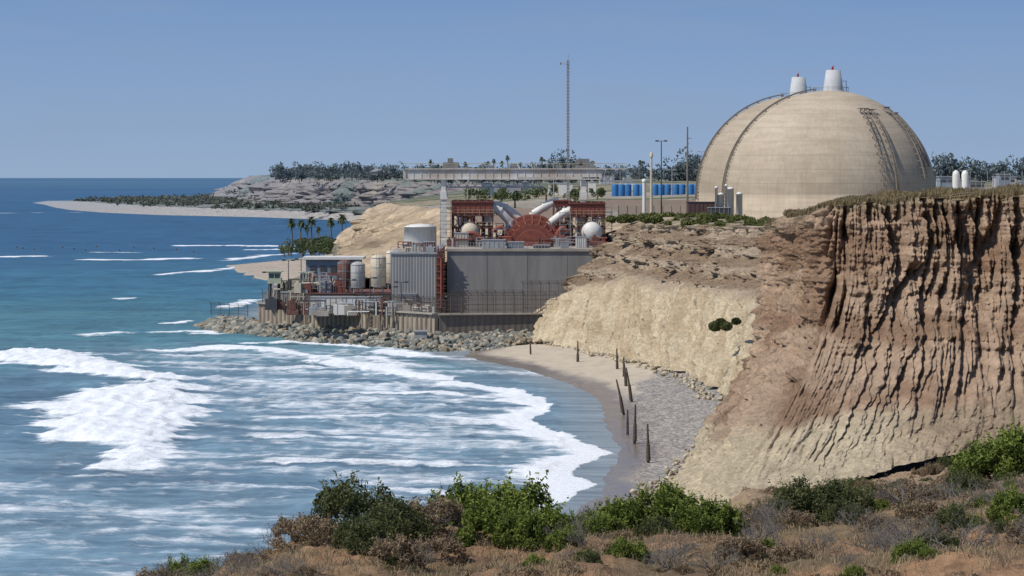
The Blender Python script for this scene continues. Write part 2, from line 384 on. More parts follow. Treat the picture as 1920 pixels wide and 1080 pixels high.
def disp_near(U,S,Z,P):
    wv=fbm(U*.10,Z*.07,2.2,3)*.9+fbm(U*.7,Z*.5,9.2,3)*.18
    env=sstep(0.03,.2,S)
    nB=perlin(U*.10+wv*.1,Z*.03,41.5)
    n1=perlin(U*.25+wv*.3,Z*.035+3,1.5); n2=perlin(U*.62+wv*.5,Z*.085,7.7); n3=perlin(U*1.35+wv*.6,Z*.17,4.1); n4=perlin(U*2.8+wv*.6,Z*.35,2.1)
    capz=sstep(.5,.8,S)
    a1=.5+.8*sstep(-.3,.3,perlin(U*.06,Z*.11,15.5)); a2=.35+1.15*sstep(-.3,.4,perlin(U*.14,Z*.20,5.5))+.35*capz; a3=.35+1.1*sstep(-.3,.4,perlin(U*.22,Z*.32,25.5))+.3*capz
    d=1.9-2.0*gul(nB,.16)*sstep(.1,.5,S)-1.7*a1*gul(n1,.12)-1.45*a2*gul(n2,.17)-.85*a3*gul(n3,.20)-.36*gul(n4,.26)
    st=.25*np.sin(Z*2.3+fbm(U*.1,Z*.05,3)*2)+.5*perlin(U*.06,Z*.9,8)+.36*perlin(U*.35,Z*2.4,3)
    big=2.2*perlin(U*.05,Z*.06,3.0)+1.2*perlin(U*.12,Z*.09,9.0)
    edge=sstep(1.0,.96,S)
    d=(d+st)*env*(.6+.4*edge)+big*sstep(0,.3,S)+(1.8*billow(U,Z,.3,.35,3.3)-.6)*(1-env)
    d+=.95*billow(U,Z,.75,.6,12.2)-.5+.24*fbm(U*2.2,Z*2.2,1.1,4,.68)
    return d,np.where(S>.93,.5*perlin(U*.25,0,2)+.35*perlin(U*.9,0,5),0)*(S>.93)
def col_near(U,S,Z,D,X,Y):
    n=fbm(U*.12,Z*.25,5,5,.6)
    a=np.array([.475,.335,.225]); b=np.array([.315,.20,.125]); e=np.array([.60,.49,.325]); tl=np.array([.37,.275,.18])
    t=sstep(-.4,.6,n+.35*np.sin(Z*.9)+ (S-.55)*1.1)[...,None]
    c=a*(1-t)+b*t
    vwf=sstep(40,29,X+n*2)
    g=sstep(.20,.12,S+n*.04-.05*vwf)[...,None]; vw=(1-vwf)[...,None]
    c=c*(1-g)+(e*(1-vw)+tl*vw)*g
    hi=sstep(.955,1,S+n*.02)[...,None]; c=c*(1-hi)+np.array([.38,.29,.185])*hi
    c=c*(1+.12*perlin(U*.9,Z*.06,31)+.10*perlin(U*.03,Z*1.3,33))[...,None]
    return c*(1+.16*fbm(U*.8,Z*1.4,2,4,.6))[...,None]
cliffmat=attr_mat("eroded_sandstone",var=.36,scale=1.6,bmp=.9,bs=2.2,bd=.6,stretch=(1,1,.5))
toeN=[(31,375,1),(29,345,1),(21.5,306,2),(17.0,276,1.2),(12.8,257,.2),(16,236,1.6),(24,240,3.0),(34,246,5.2),(45,250,6.8),(60,256,9),(80,262,11)]
topN=[(44,372,24.0),(36,345,24.3),(30.0,316,24.2),(29.6,306,25.0),(30.3,299,26.0),(32.5,292,27.0),(36,287,27.4),(42,284,27.8),(50,280,28.2),(62,278,28.5),(80,278,28.8)]
oN,edgeN=loft_cliff("brown_sandstone_cliff",toeN,topN,1900,400,2.5,disp_near,col_near,cliffmat)
def disp_mid(U,S,Z,P):
    wv=fbm(U*.07,Z*.06,12.2,3)*.9+fbm(U*.5,Z*.4,2.2,2)*.12
    up=sstep(.50,.60,S+.05*fbm(U*.08,0,2))
    nB=perlin(U*.06,Z*.02,51.5)
    n1=perlin(U*.13+wv*.3,Z*.03,17.7); n2=perlin(U*.30+wv*.4,Z*.04,27.7); n3=perlin(U*.75+wv*.5,Z*.08,14.1); n4=perlin(U*1.7+wv*.6,Z*.16,12.1)
    am=.5+.9*sstep(-.3,.4,perlin(U*.09,Z*.12,35.5))
    lo=2.4-2.0*gul(nB,.14)-1.7*gul(n1,.13)-1.8*am*gul(n2,.16)-1.3*gul(n3,.2)-.6*gul(n4,.24)
    hi=-.6-2.2*am*gul(n2,.22)-1.5*gul(n3,.25)-.7*gul(n4,.3)+1.2*fbm(U*.3,Z*.8,5,5,.62)+.7*np.sin(Z*2.0+2*fbm(U*.07,Z*.1,2))
    d=lo*(1-up)+hi*up
    d-=6.0*np.exp(-((U-112-(.9-S)*8)/5.0)**2)*sstep(.4,.95,S)
    d+=2.8*perlin(U*.035,Z*.03,3.3)*sstep(0,.3,S)+.9*billow(U,Z,.5,.45,7.7)-.5+.2*fbm(U*1.6,Z*1.6,7,4,.66)
    return d,np.where(S>.95,.4*perlin(U*.2,0,12)+.3*perlin(U*.8,0,2),0)
def col_mid(U,S,Z,D,X,Y):
    n=fbm(U*.1,Z*.3,15,5,.6); vs=fbm(U*.55,Z*.05,19,4,.6)
    lo=np.array([.68,.56,.375]); lo2=np.array([.53,.41,.26]); hi=np.array([.48,.375,.265]); hi2=np.array([.31,.225,.15])
    t=sstep(-.6,.5,n*.6+vs*.8)[...,None]
    a=lo*t+lo2*(1-t); t2=sstep(-.3,.4,n+.5*np.sin(Z*2.1+n))[...,None]; b=hi*t2+hi2*(1-t2)
    up=sstep(.49,.57,S+.06*fbm(U*.08,0,2)+n*.04)[...,None]
    c=a*(1-up)+b*up
    return c*(1+.12*fbm(U*.6,Z*1.2,2,4,.6))[...,None]
toeM=[(2,516,1),(5.5,500,1.3),(12,472,1.4),(20,445,1.5),(26,412,1.6),(28.5,375,1.6),(30,345,1.6),(32,325,1.6)]
topM=[(7.5,527,7.2),(13.0,518,15.5),(17.2,507,21.3),(22,480,21.9),(29.5,445,22.1),(36,418,22.3),(39,395,22.3),(44,360,23)]
oM,edgeM=loft_cliff("pale_sandstone_cliff",toeM,topM,1500,280,1.5,disp_mid,col_mid,cliffmat)

# ------------------------------------------------------------------ plateaus
landmat=attr_mat("dry_scrub_ground",var=.4,scale=.35,bmp=.7,bs=.8,bd=.6)
def plateau(name,edge,inland,zf,n=60):
    ex,ey,ez=[e[::4] for e in edge]; t=np.linspace(0,1,len(ex)); s=np.linspace(0,1,n)**2
    inl=np.array(inland,float); k=np.linspace(0,1,len(inl)); IX=np.interp(t,k,inl[:,0]);IY=np.interp(t,k,inl[:,1]);IZ=np.interp(t,k,inl[:,2])
    X=ex[:,None]*(1-s)+IX[:,None]*s;Y=ey[:,None]*(1-s)+IY[:,None]*s
    d=np.hypot(X-ex[:,None],Y-ey[:,None])
    q=sstep(0,6,d)
    Z=(ez[:,None]*(1-s)+IZ[:,None]*s)+zf(X,Y,d)*q
    nz=fbm(X*.08,Y*.08,6,5,.6)[...,None]
    t=sstep(-.2,.4,nz)
    C=np.array([.30,.22,.13])*t+np.array([.40,.32,.22])*(1-t)
    g=sstep(.1,.5,fbm(X*.1,Y*.1,9,4))[...,None]*sstep(1,5,d)[...,None]
    C=C*(1-g)+np.array([.10,.115,.04])*g
    grid(name,X,Y,Z,landmat,C)
plateau("clifftop_grassland",edgeN,[(200,420,26),(200,400,28),(200,360,29),(200,330,29.2)],lambda X,Y,d:.55*sstep(0,10,d)+.35*fbm(X*.08,Y*.08,3,3))
plateau("clifftop_scrubland",edgeM,[(60,640,20),(120,640,20),(170,600,21),(190,500,22),(200,440,25)],lambda X,Y,d:1.3*np.exp(-((X-30)/14)**2-((Y-500)/24)**2)-1.2*sstep(20,60,d)+.3*fbm(X*.1,Y*.1,3,3))

# ------------------------------------------------------------------ far coast land
st=np.array([
(598,-52,-50,4.5,30,20.0),(660,-58,-54,4.5,8,20.5),(720,-62,-52,4,-13,21.2),(800,-68,-50,4,-25,21.5),(900,-88,-52,3.5,-33,21),(960,-98,-60,3.5,-40,21),
(1040,-72,-60,3.5,-46,20.5),(1150,-66,-58,3,-48,20),(1300,-66,-58,3,-40,21),(1500,-72,-62,3,-25,23),(1750,-80,-70,3,-10,24),(1880,-92,-80,4,-25,25),
(2000,-130,-112,5,-70,26),(2120,-185,-165,5,-115,27),(2250,-280,-250,6,-162,28.5),(2400,-345,-310,6,-196,30),(2600,-405,-370,6,-230,31),(2800,-450,-420,6,-245,30.5),
(3100,-510,-495,4,-225,29),(3330,-562,-545,2,-150,26),(3440,-540,-480,.6,-100,10),(3520,-420,-300,-1,-50,-1)])
yy=np.concatenate([np.arange(598,1300,2.5),np.arange(1300,3521,8.)])
iv=lambda k:np.interp(yy,st[:,0],st[:,k])[:,None]
xw_,xt_,zt_,xc_,zc_=[iv(k) for k in range(1,6)]
s1=np.linspace(0,1,6)[None];s2=np.linspace(0,1,14)[None];s3=np.linspace(0,1,110)[None];s4=np.linspace(0,1,60)[None]**2
def prof(s_,y_):
    nearp=s_**.9; farp=.16*s_+.84*sstep(.70,1.0,s_)
    m_=sstep(1850,2050,y_); return nearp*(1-m_)+farp*m_
xin=700+yy[:,None]*.3
Xs=[xw_-15+15*s1, xw_+(xt_-xw_)*s2, xt_+(xc_-xt_)*s3, xc_+(xin-xc_)*s4]
hin=np.interp(yy,[598,640,700,800,1000,1500,2200,3300,3520],[20,21,23,25,27.5,28.5,29.5,28,5])[:,None]
Zs=[-1.2+1.2*s1+0*xw_, zt_*s2, zt_+(zc_-zt_)*prof(s3,yy[:,None]), zc_+(hin-zc_)*np.clip(s4*14,0,1)]
kind=[0*s1+0*xw_,0*xw_+s2*.999, 1+s3+0*xw_, 2+s4+0*xw_]
X=np.concatenate([a+0*xw_ for a in Xs],1);Z=np.concatenate([a+0*xw_ for a in Zs],1);K=np.concatenate(kind,1);Y=np.repeat(yy[:,None],X.shape[1],1)
nz=fbm(X*.03,Y*.02,3,5,.6)
cl=(K>1)&(K<2)
rough=np.where(cl,np.sin((K-1)*np.pi)**.5,0)
nearc=(Y<1850)
X=X+rough*(3.4*fbm(Y*.06,Z*.14,2,6,.65)-3.2*gul(perlin(Y*.06,Z*.02,3),.2)-1.8*gul(perlin(Y*.17,Z*.05,13),.2))*np.where(nearc,1,3.5)
Z=Z+np.where(K>=1,1.0,0)*nz*np.where(Y>1800,1.6,.7)*np.clip((K-1)*3,0,1)
Z=Z+rough*.9*fbm(X*.12,Y*.10,6,4,.6)
sandc=np.array([.43,.36,.28]);veg=np.array([.11,.12,.065]);tan=np.array([.42,.32,.21]);brn=np.array([.235,.175,.13]);dry=np.array([.30,.25,.16]);asph=np.array([.36,.31,.25])
C=np.zeros(X.shape+(3,)); C[:]=sandc
k=(K-1)[...,None]
farY=(Y>1850)[...,None]
v1=veg*(1-sstep(-.1,.5,nz)[...,None]*.4)+dry*sstep(-.1,.5,nz)[...,None]*.3
pn=fbm(X*.02,Y*.006,9,4)[...,None]
slopefar=np.where(k<.62,v1,np.where(pn>.30,tan*.8,np.where(pn>-.45,brn,v1)))
slopenear=np.where(k<.2,v1*.7+sandc*.3,tan*(1+.35*nz[...,None]+.25*fbm(Y*.1,Z*.5,4,4)[...,None]))
slopemid=np.where(fbm(X*.05,Y*.02,5,4)[...,None]>.2,tan*.75,np.where(pn>-.15,brn,v1))
slopenear=np.where((Y>1200)[...,None],slopemid,slopenear)
C=np.where((K>=1)[...,None],np.where(farY,slopefar,slopenear),C)
flat=np.where(nz[...,None]>.12,veg*1.1,dry)
flat=np.where(((Y<880)&(X<200))[...,None],np.where(nz[...,None]>.35,veg*1.2,asph*(1+.3*nz[...,None])),flat)
C=np.where((K>=2)[...,None],flat,C)
hazec=np.array([.24,.30,.37]); hzf=np.clip((Y-800)/2300,0,1)[...,None]*.62  # aerial haze painted into the land colour, stronger with distance
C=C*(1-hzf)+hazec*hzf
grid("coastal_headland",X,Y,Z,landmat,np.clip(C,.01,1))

# ------------------------------------------------------------------ foreground hillside
def fg_z(x,y):
    base=np.interp(y,[15,40,55,65,72,80,90,100,150,200,245,262],[22.3,21.3,20.8,20.5,20.2,19.8,18.9,17.6,12,7.2,2.9,1.0])
    lat=.17*np.clip(x-.101*y,0,None)*sstep(50,100,y)
    xl=np.interp(y,[25,60,80,88,100,130,150,200,245],[-8,-6,-5,-2.5,4,9.5,12.5,16.5,20])
    sl=np.interp(y,[78,95,240],[.24,1.0,.7])
    o=np.clip(xl-x,0,None)
    z=base+lat-sl*o-.035*np.clip(o-5,0,12)**2
    z=z+.42*fbm(x*.22,y*.16,3.3,4)+.16*fbm(x*1.1,y*1.1,8,4,.6)
    return np.maximum(z,-2.5)
xs=np.concatenate([np.arange(-60,-14,1.5),np.arange(-14,34,.12),np.arange(34,75,.6),[80,100,140]]); yz=np.concatenate([np.arange(5,55,2.5),np.arange(55,110,.25),np.arange(110,262,.7)])
X,Y=np.meshgrid(xs,yz,indexing='ij'); Z=fg_z(X,Y)
n=fbm(X*.35,Y*.3,3,5,.6)[...,None]; n2=fbm(X*.12,Y*.1,11,4)[...,None]
C=np.array([.36,.215,.12])*sstep(-.5,.3,n)+np.array([.20,.13,.08])*(1-sstep(-.5,.3,n))
g=sstep(-.05,.35,n2); C=C*(1-g*.5)+np.array([.22,.18,.10])*g*.5
fr=sstep(120,200,Y)[...,None]*.6; C=C*(1-fr)+np.array([.38,.28,.18])*fr
grid("foreground_hillside",X,Y,Z,attr_mat("hillside_soil",var=.5,scale=2.5,bmp=.9,bs=4,bd=.2),C)

# ------------------------------------------------------------------ VEGETATION
green=leaf_mat("coyote_bush_leaves",(.045,.07,.012),(.22,.265,.05))
olive=leaf_mat("dark_scrub_leaves",(.04,.052,.018),(.14,.15,.055))
drym=leaf_mat("dry_brush",(.12,.08,.045),(.34,.25,.15))
greym=leaf_mat("bare_grey_twigs",(.13,.11,.095),(.33,.30,.26))
straw=leaf_mat("dry_grass_blades",(.22,.16,.085),(.45,.36,.21))
bark=M("bark",(.16,.12,.09),rough=.95)
def bush_mesh(name,mat,seed,w=3.0,h=1.6,nl=9000,leaf=.07,lobes=34):
    r=np.random.default_rng(seed); cs=[];rs=[]
    for i in range(lobes):
        a=r.uniform(0,2*math.pi); q=r.uniform(0,1)**.6; el=math.sqrt(max(0,1-q*q))
        x=math.cos(a)*q*w*.42; y=math.sin(a)*q*w*.36; z=h*(.25+.55*el*r.uniform(.55,1.15))
        cs.append((x,y,z)); rs.append(r.uniform(.14,.34)*h/1.6*1.15)
    for i in range(16):
        a=r.uniform(0,2*math.pi); cs.append((math.cos(a)*w*.4,math.sin(a)*w*.34,h*r.uniform(.05,.3))); rs.append(.28*h/1.6)
    P,idx=shell(cs,rs,nl,.5,r)
    sp=[]
    for i in range(130):
        c=np.array(cs[r.integers(lobes)]); d=np.array([r.normal()*.4,r.normal()*.4,1.0]); L=r.uniform(.25,.6)*h/1.6
        for t in np.linspace(0.3,1,9): sp.append(c+d*L*t+r.normal(size=3)*.025)
    P=np.vstack([P,np.array(sp)]); P[:,2]=np.maximum(P[:,2],.02)
    tint=np.concatenate([r.uniform(0,.7,size=len(cs))[idx],np.full(len(sp),.75)])+r.uniform(-.2,.3,len(P))
    V=quads(P,leaf,1.5,r=r)
    me=raw_mesh(name,V,quad_faces(len(P)),mat,fl=np.repeat(np.clip(tint,0,1),4))
    data=me.data; bpy.data.objects.remove(me); return data
def twig_mesh(name,mat,seed,h=1.3,n0=9,depth=4,rad=.02):
    r=np.random.default_rng(seed); mb=MB()
    def br(p,d,L,R,k):
        q=p+d*L; mb.cyl(p,q,R,R*.65,4,0,False)
        if k==0: return
        for i in range(r.integers(2,4)):
            nd=(d+Vector(r.normal(size=3))*.48); nd.z=abs(nd.z)*.8+.1; nd.normalize()
            br(q,nd,L*r.uniform(.55,.85),R*.62,k-1)
    for i in range(n0):
        a=r.uniform(0,6.28); d=Vector((math.cos(a)*.8,math.sin(a)*.8,r.uniform(.5,1.4))).normalized()
        br(Vector((r.normal()*.1,r.normal()*.1,0)),d,h*.34,rad,depth)
    o=mb.obj(name,mat); n=len(o.data.vertices)
    a=o.data.attributes.new('tint','FLOAT','POINT'); a.data.foreach_set('value',np.random.default_rng(1).random(n).astype(np.float32))
    d=o.data; bpy.data.objects.remove(o); return d
def inst(name,data,x,y,z,s=1.0,rz=None,sz=None):
    o=bpy.data.objects.new(name,data); o.location=(x,y,z); o.rotation_euler=(0,0,random.uniform(0,6.28) if rz is None else rz)
    o.scale=(s,s,sz or s); coll.objects.link(o); return o
GB=[bush_mesh("green_bush_foliage",green,11+i) for i in range(3)]
OB=[bush_mesh("olive_bush_foliage",olive,31+i,nl=8000,leaf=.06) for i in range(2)]
DB=[bush_mesh("dry_bush_foliage",drym,51+i,w=2.4,h=1.0,nl=4500,leaf=.05) for i in range(2)]
TW=[twig_mesh("bare_twigs",greym,71+i) for i in range(4)]
def gz(x,y): return float(fg_z(np.array([x]),np.array([y]))[0])
def put(name,data,x,y,s,sz=None,dz=-.12): return inst(name,data,x,y,gz(x,y)+dz,s,None,sz)
for (x,y,s) in [(-1.2,82,1.1),(.1,83,1.25),(-.6,77,.75),(.3,76,.6),(.9,81,.7),(2.2,84,.65),(3.3,85,.9),(4.5,85,.95),(5.6,83,.85),(2.6,80,.5),(.6,72.5,.32),(2.9,71,.42),(1.4,75,.38),(-9.3,80,.6),(-8.5,79,.5),(13.6,77,.55),(6.8,76,.3)]:
    put("coyote_bush",random.choice(GB),x,y,s)
for (x,y,s) in [(-4.3,79,1.05),(-3.2,76,.8),(9.4,91,.95),(10.6,92,.9),(9.9,84,.6),(-5.3,82,.5),(11.2,75,.5),(12.2,78,.6),(-3.9,73,.6),(4.0,79,.5)]:
    put("sagebrush_shrub",random.choice(OB),x,y,s)
for (x,y,s) in [(25.6,150,1.7),(27.5,152,1.9),(30,150,2),(12.9,120,.7),(17,140,.8),(19,132,.7)]:
    put("hillside_shrub",random.choice(GB if x>25 else OB),x,y,s)
for (x,y,s) in [(-4.9,85,1.35),(-4.2,86,1.1),(-3.4,85,.9),(-5.6,84,.9),(-7.0,82,1.2),(-6.5,83,1.0),(3.2,86,1.2),(10.6,74,1.2),(9.4,76,1.1),(11.4,73,1.1),(8.2,76,.8),(12.4,88,1.1),(-10.0,80,.8),(-2.4,83,1.0),(6.8,78,.8),(13.5,86,1),(-2.5,72,.7),(4.2,73,.7),(13.4,72,1.1),(14.8,84,1.1),(-1.9,78,.9),(7.6,86,1.0),(1.8,82,.9)]:
    put("bare_twig_shrub",random.choice(TW),x,y,s)
for (x,y,s) in [(-2.2,78,1.0),(-1.9,74,.7),(-3.0,72,.8),(-9.8,79,.7),(-6.0,79,.8),(-7.6,80,.6),(6.5,84,.8),(7.5,88,.8),(8.3,84,.7),(13.2,92,.9),(12,84,.8),(2.8,76,.5),(5.9,73,.6),(13.6,74,.8),(10.2,80,.6),(7.2,73,.6),(11.5,100,1.0),(14,104,1.0),(-5.2,76,.7)]:
    put("dry_brush_shrub",random.choice(DB),x,y,s)
rr_=random.Random(77)
for k in range(150):
    y=rr_.uniform(67,100); x=rr_.uniform(-.125,.19)*y
    if x<float(np.interp(y,[60,80,88,100],[-10,-9,-4,4])): continue
    t=rr_.random()
    if t<.50: put("bare_twig_shrub",rr_.choice(TW),x,y,rr_.uniform(.35,.8))
    elif t<.72: put("dry_brush_shrub",rr_.choice(DB),x,y,rr_.uniform(.25,.5))
    else: put("sagebrush_shrub",rr_.choice(OB+GB),x,y,rr_.uniform(.15,.38))
for k in range(55):
    y=rr_.uniform(100,235); x=rr_.uniform(.07,.2)*y
    if x<float(np.interp(y,[100,150,200,245],[8,14,18,21])): continue
    t=rr_.random()
    put("dry_brush_shrub" if t<.7 else "hillside_shrub",rr_.choice(DB if t<.7 else OB),x,y,rr_.uniform(.4,.9))
def scatter_clumps(name,pts,rad,nq,leaf,mat,elong=1.5):
    P=np.array(pts); rs=np.array(rad)
    C,idx=shell(P,rs,nq,.4,squash=.7); t=np.random.default_rng(4).uniform(0,1,len(P))[idx]*.7+rng.uniform(0,.3,len(C))
    V=quads(C,leaf,elong); return raw_mesh(name,V,quad_faces(len(C)),mat,fl=np.repeat(t,4))
def slope_pts(n,x0,x1,y0,y1,cond=lambda x,y:True):
    o=[]
    while len(o)<n:
        y=rng.uniform(y0,y1); x=rng.uniform(x0,x1)*y
        if cond(x,y): o.append((x,y,gz(x,y)))
    return o
p=slope_pts(380,.055,.19,105,245,lambda x,y:x>np.interp(y,[105,150,200,245],[6,13,17,20]))
scatter_clumps("slope_dry_scrub",p,rng.uniform(.15,.65,len(p)),65000,.10,drym)
p=slope_pts(50,.08,.19,105,220,lambda x,y:x>.09*y)
scatter_clumps("slope_green_scrub",p,rng.uniform(.3,.8,len(p)),20000,.12,olive)
n=110000; yb=rng.uniform(64,108,n); xb=rng.uniform(-.14,.19,n)*yb
msk=(fbm(xb*.4,yb*.3,21,3)+rng.normal(size=n)*.25)>.1
xb=xb[msk];yb=yb[msk]; zb=fg_z(xb,yb)
C=np.stack([xb,yb,zb+.07],1); V=quads(C,.022,9,up=.6)
raw_mesh("foreground_dry_grass",V,quad_faces(len(C)),straw,fl=np.repeat(rng.random(len(C)),4))
p=slope_pts(520,-.13,.19,64,105)
scatter_clumps("foreground_dry_scrub",p,rng.uniform(.06,.3,len(p)),60000,.045,drym,2.2)
ex,ey,ez=edgeN
n=80000; i=rng.integers(len(ex)//4,len(ex),n); off_=rng.random(n)**1.5*16
xg=ex[i]+off_*.45; yg=ey[i]+off_*.9+.05; zg=ez[i]+.55*sstep(0,10,off_)*sstep(0,6,off_)+.35*fbm(xg*.08,yg*.08,3,3)*sstep(0,6,off_)
dens=fbm(xg*.15,yg*.1,3,3)
kp=(dens+rng.normal(size=n)*.2)>-.3
C=np.stack([xg,yg,zg+.24],1)[kp]; V=quads(C,.07,9,up=.5)
raw_mesh("clifftop_dry_grass",V,quad_faces(len(C)),leaf_mat("clifftop_grass",(.16,.12,.06),(.36,.28,.15)),fl=np.repeat(rng.random(len(C)),4))
pts=[]
for k in range(46):
    i_=rng.integers(len(ex)//3,len(ex)); o_=rng.uniform(0.5,9); pts.append((ex[i_]+o_*.45,ey[i_]+o_*.9,ez[i_]+.2+.05*o_))
scatter_clumps("clifftop_dry_brush",pts,rng.uniform(.25,.8,46),16000,.11,drym)
cs=[];rs=[]
for k in range(170):
    x=rng.uniform(18,44); y=rng.uniform(448,545)
    if x<np.interp(y,[440,480,507,545],[33,24,20,16]): continue
    cs.append((x,y,22.0+1.2*math.exp(-((x-30)/14)**2-((y-500)/24)**2))); rs.append(rng.uniform(.4,1.2))
scatter_clumps("clifftop_green_scrub",cs,rs,26000,.3,leaf_mat("iceplant",(.06,.075,.018),(.18,.19,.06)))
scatter_clumps("cliff_ledge_shrub",[(26.6,372,10.5),(27.2,371,11.0),(27.9,370,10.6),(29.1,369,11.3)],[.9,.8,.8,.6],5000,.2,olive)

# ------------------------------------------------------------------ distant trees
def tree_mass(name,specs,mat,q=120,leaf=1.1):
    Cs=[];T=[];trunk=MB()
    r=rng
    for (x,y,z,h,w_) in specs:
        nl=r.integers(5,9)
        lc=[(x+r.normal()*w_*.28,y+r.normal()*w_*.28,z+h*r.uniform(.35,.88)) for _ in range(nl)]; lr=r.uniform(.14,.30,nl)*min(w_,h*1.5)
        P,idx=shell(lc,lr,q,.45); Cs.append(P); T.append(np.clip(r.uniform(0,.8,nl)[idx]+r.uniform(0,.25,q),0,1))
        trunk.cyl((x,y,z-1),(x,y,z+h*.6),.3,.15,5,0,False)
    C=np.vstack(Cs);T=np.concatenate(T); V=quads(C,leaf,1.2)
    o=raw_mesh(name,V,quad_faces(len(C)),mat,fl=np.repeat(T,4))
    g=trunk.obj("trunks",bark); g.parent=o
far_leaf=leaf_mat("distant_tree_leaves",(.095,.125,.135),(.18,.215,.205))  # leaf colours carry a blue-grey tint standing in for haze
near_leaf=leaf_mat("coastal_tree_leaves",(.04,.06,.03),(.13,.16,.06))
sp=[]
def gate(x,y,s=.02): return float(perlin(x*s,y*.003,3.3))
k=0
while k<250:
    y=rng.uniform(2000,2850); x=rng.uniform(-.082,-.022)*y
    if gate(x,y)<rng.uniform(-.8,.3): continue
    k+=1; a=rng.random(); sp.append((x,y,28.5+rng.uniform(-1.5,.5),3+a*a*9+4*max(0,gate(x,y,.01)),rng.uniform(5,17)))
k=0
while k<230:
    y=rng.uniform(1350,2000); x=rng.uniform(-.03,.20)*y
    if gate(x,y,.03)<rng.uniform(-.6,.35): continue
    k+=1; a=rng.random(); sp.append((x,y,27.0,2.5+a*a*(9.5 if x/y<.13 else 6),rng.uniform(5,14)))
for (b,y,h,w_) in [(.0195,1500,19,18),(.0175,1490,14,15),(.022,1500,14,13),(.066,1300,15,18),(.061,1300,13,16),(.057,1300,9,13),(.168,1200,9,14),(.177,1250,11,13),(.158,1200,9,14),(.112,1400,11,14),(.150,1400,13,12),(.153,1200,13,14),(.156,1200,12,13)]:
    sp.append((b*y,y,27.0,h,w_)); sp.append((b*y+w_*.25,y,27.0,h*.8,w_*.8)); sp.append((b*y-w_*.3,y,27.0,h*.6,w_*.8))
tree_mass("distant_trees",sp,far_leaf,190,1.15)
sp=[]
for k in range(330):
    y=rng.uniform(2050,3000); a=float(np.interp(y,st[:,0],st[:,2])); bq=float(np.interp(y,st[:,0],st[:,4])); t=rng.random()
    zt0=float(np.interp(y,st[:,0],st[:,3])); zc0=float(np.interp(y,st[:,0],st[:,5])); s_=t*.80
    sp.append((a+(bq-a)*s_,y,zt0+(zc0-zt0)*float(prof(np.array(s_),np.array(y)))-1,rng.uniform(2,5.5),rng.uniform(8,20)))
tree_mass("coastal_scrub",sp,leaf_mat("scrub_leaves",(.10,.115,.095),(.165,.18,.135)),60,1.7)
sp=[]
for k in range(75):
    y=rng.uniform(985,1090); x=rng.uniform(-80,-50); sp.append((x,y,3.2,rng.uniform(1.5,4.5),rng.uniform(3,6)))
tree_mass("palm_grove_shrubs",sp,near_leaf,160,.55)
sp=[(b*y,y,23.5+(y-700)*.012,h,w_) for b,y,h,w_ in [(-.004,690,3.5,9),(.001,690,3,8),(-.012,700,4,7),(.012,760,3,6),(.03,760,3,7),(.022,720,3,6)]]
tree_mass("site_trees",sp,near_leaf,500,.45)

def palm_mesh(seed,h=11.0,R=2.3,nf=46):
    r=np.random.default_rng(seed); mb=MB()
    pts=[(.25*math.sin(i*.5),0,h*i/8) for i in range(9)]
    for i in range(8): mb.cyl(pts[i],pts[i+1],.34-.018*i,.34-.018*(i+1),7,0,False)
    top=Vector(pts[-1])
    for i in range(nf):
        a=r.uniform(0,6.28); el=r.uniform(-1.1,1.2); L=R*r.uniform(.8,1.15)
        d=Vector((math.cos(a)*math.cos(el),math.sin(a)*math.cos(el),math.sin(el))); side=Vector((-math.sin(a),math.cos(a),0))
        prev=None
        for t in range(6):
            s_=t/5; p=top+d*L*s_+Vector((0,0,-1.0*s_*s_)); wd=.34*math.sin(math.pi*min(1,.15+s_*.85))+.03
            cur=(p-side*wd+Vector((0,0,-.15*wd)),p,p+side*wd+Vector((0,0,-.15*wd)))
            if prev: mb.add([*prev,*cur],[(0,1,4,3),(1,2,5,4)],1)
            prev=cur
    o=mb.obj("palm",[bark,palmleaf]); n=len(o.data.vertices)
    a=o.data.attributes.new('tint','FLOAT','POINT'); a.data.foreach_set('value',r.random(n).astype(np.float32))
    d=o.data; bpy.data.objects.remove(o); return d
palmleaf=leaf_mat("palm_fronds",(.04,.06,.03),(.11,.135,.06))
PM=[palm_mesh(s_) for s_ in (1,2,3)]
for px,y,s in [(-.0775,1000,1.0),(-.0742,1015,.95),(-.0705,1010,1.05),(-.0637,1020,1.0),(-.0598,1010,1.12),(-.0506,1040,1.0),(-.072,1040,.75),(-.068,1050,.7)]:
    inst("palm_tree",random.choice(PM),px*y,y,3.4,s*1.02)
PF=[palm_mesh(s_,12.5,1.7,34) for s_ in (5,6)]
for b,y,s in [(-.0285,1500,.95),(-.026,1600,.85),(-.0165,1550,1.0),(-.0085,1500,.9),(-.0065,1520,1.05),(-.0035,1560,.95),(-.0015,1500,1.05),(.003,1600,.95),(.0105,1500,1.15),(.013,1650,.9),(.045,1550,1.0),(.0645,1500,1.0),(.180,1400,.95),(.163,1450,1.0)]:
    inst("fan_palm_tree",random.choice(PF),b*y,y,27.0,s,None,s*random.uniform(.85,1.05))
for b in (-.0745,-.0725,-.073): inst("fan_palm_tree",PF[0],b*2300,2300,27,1.0)

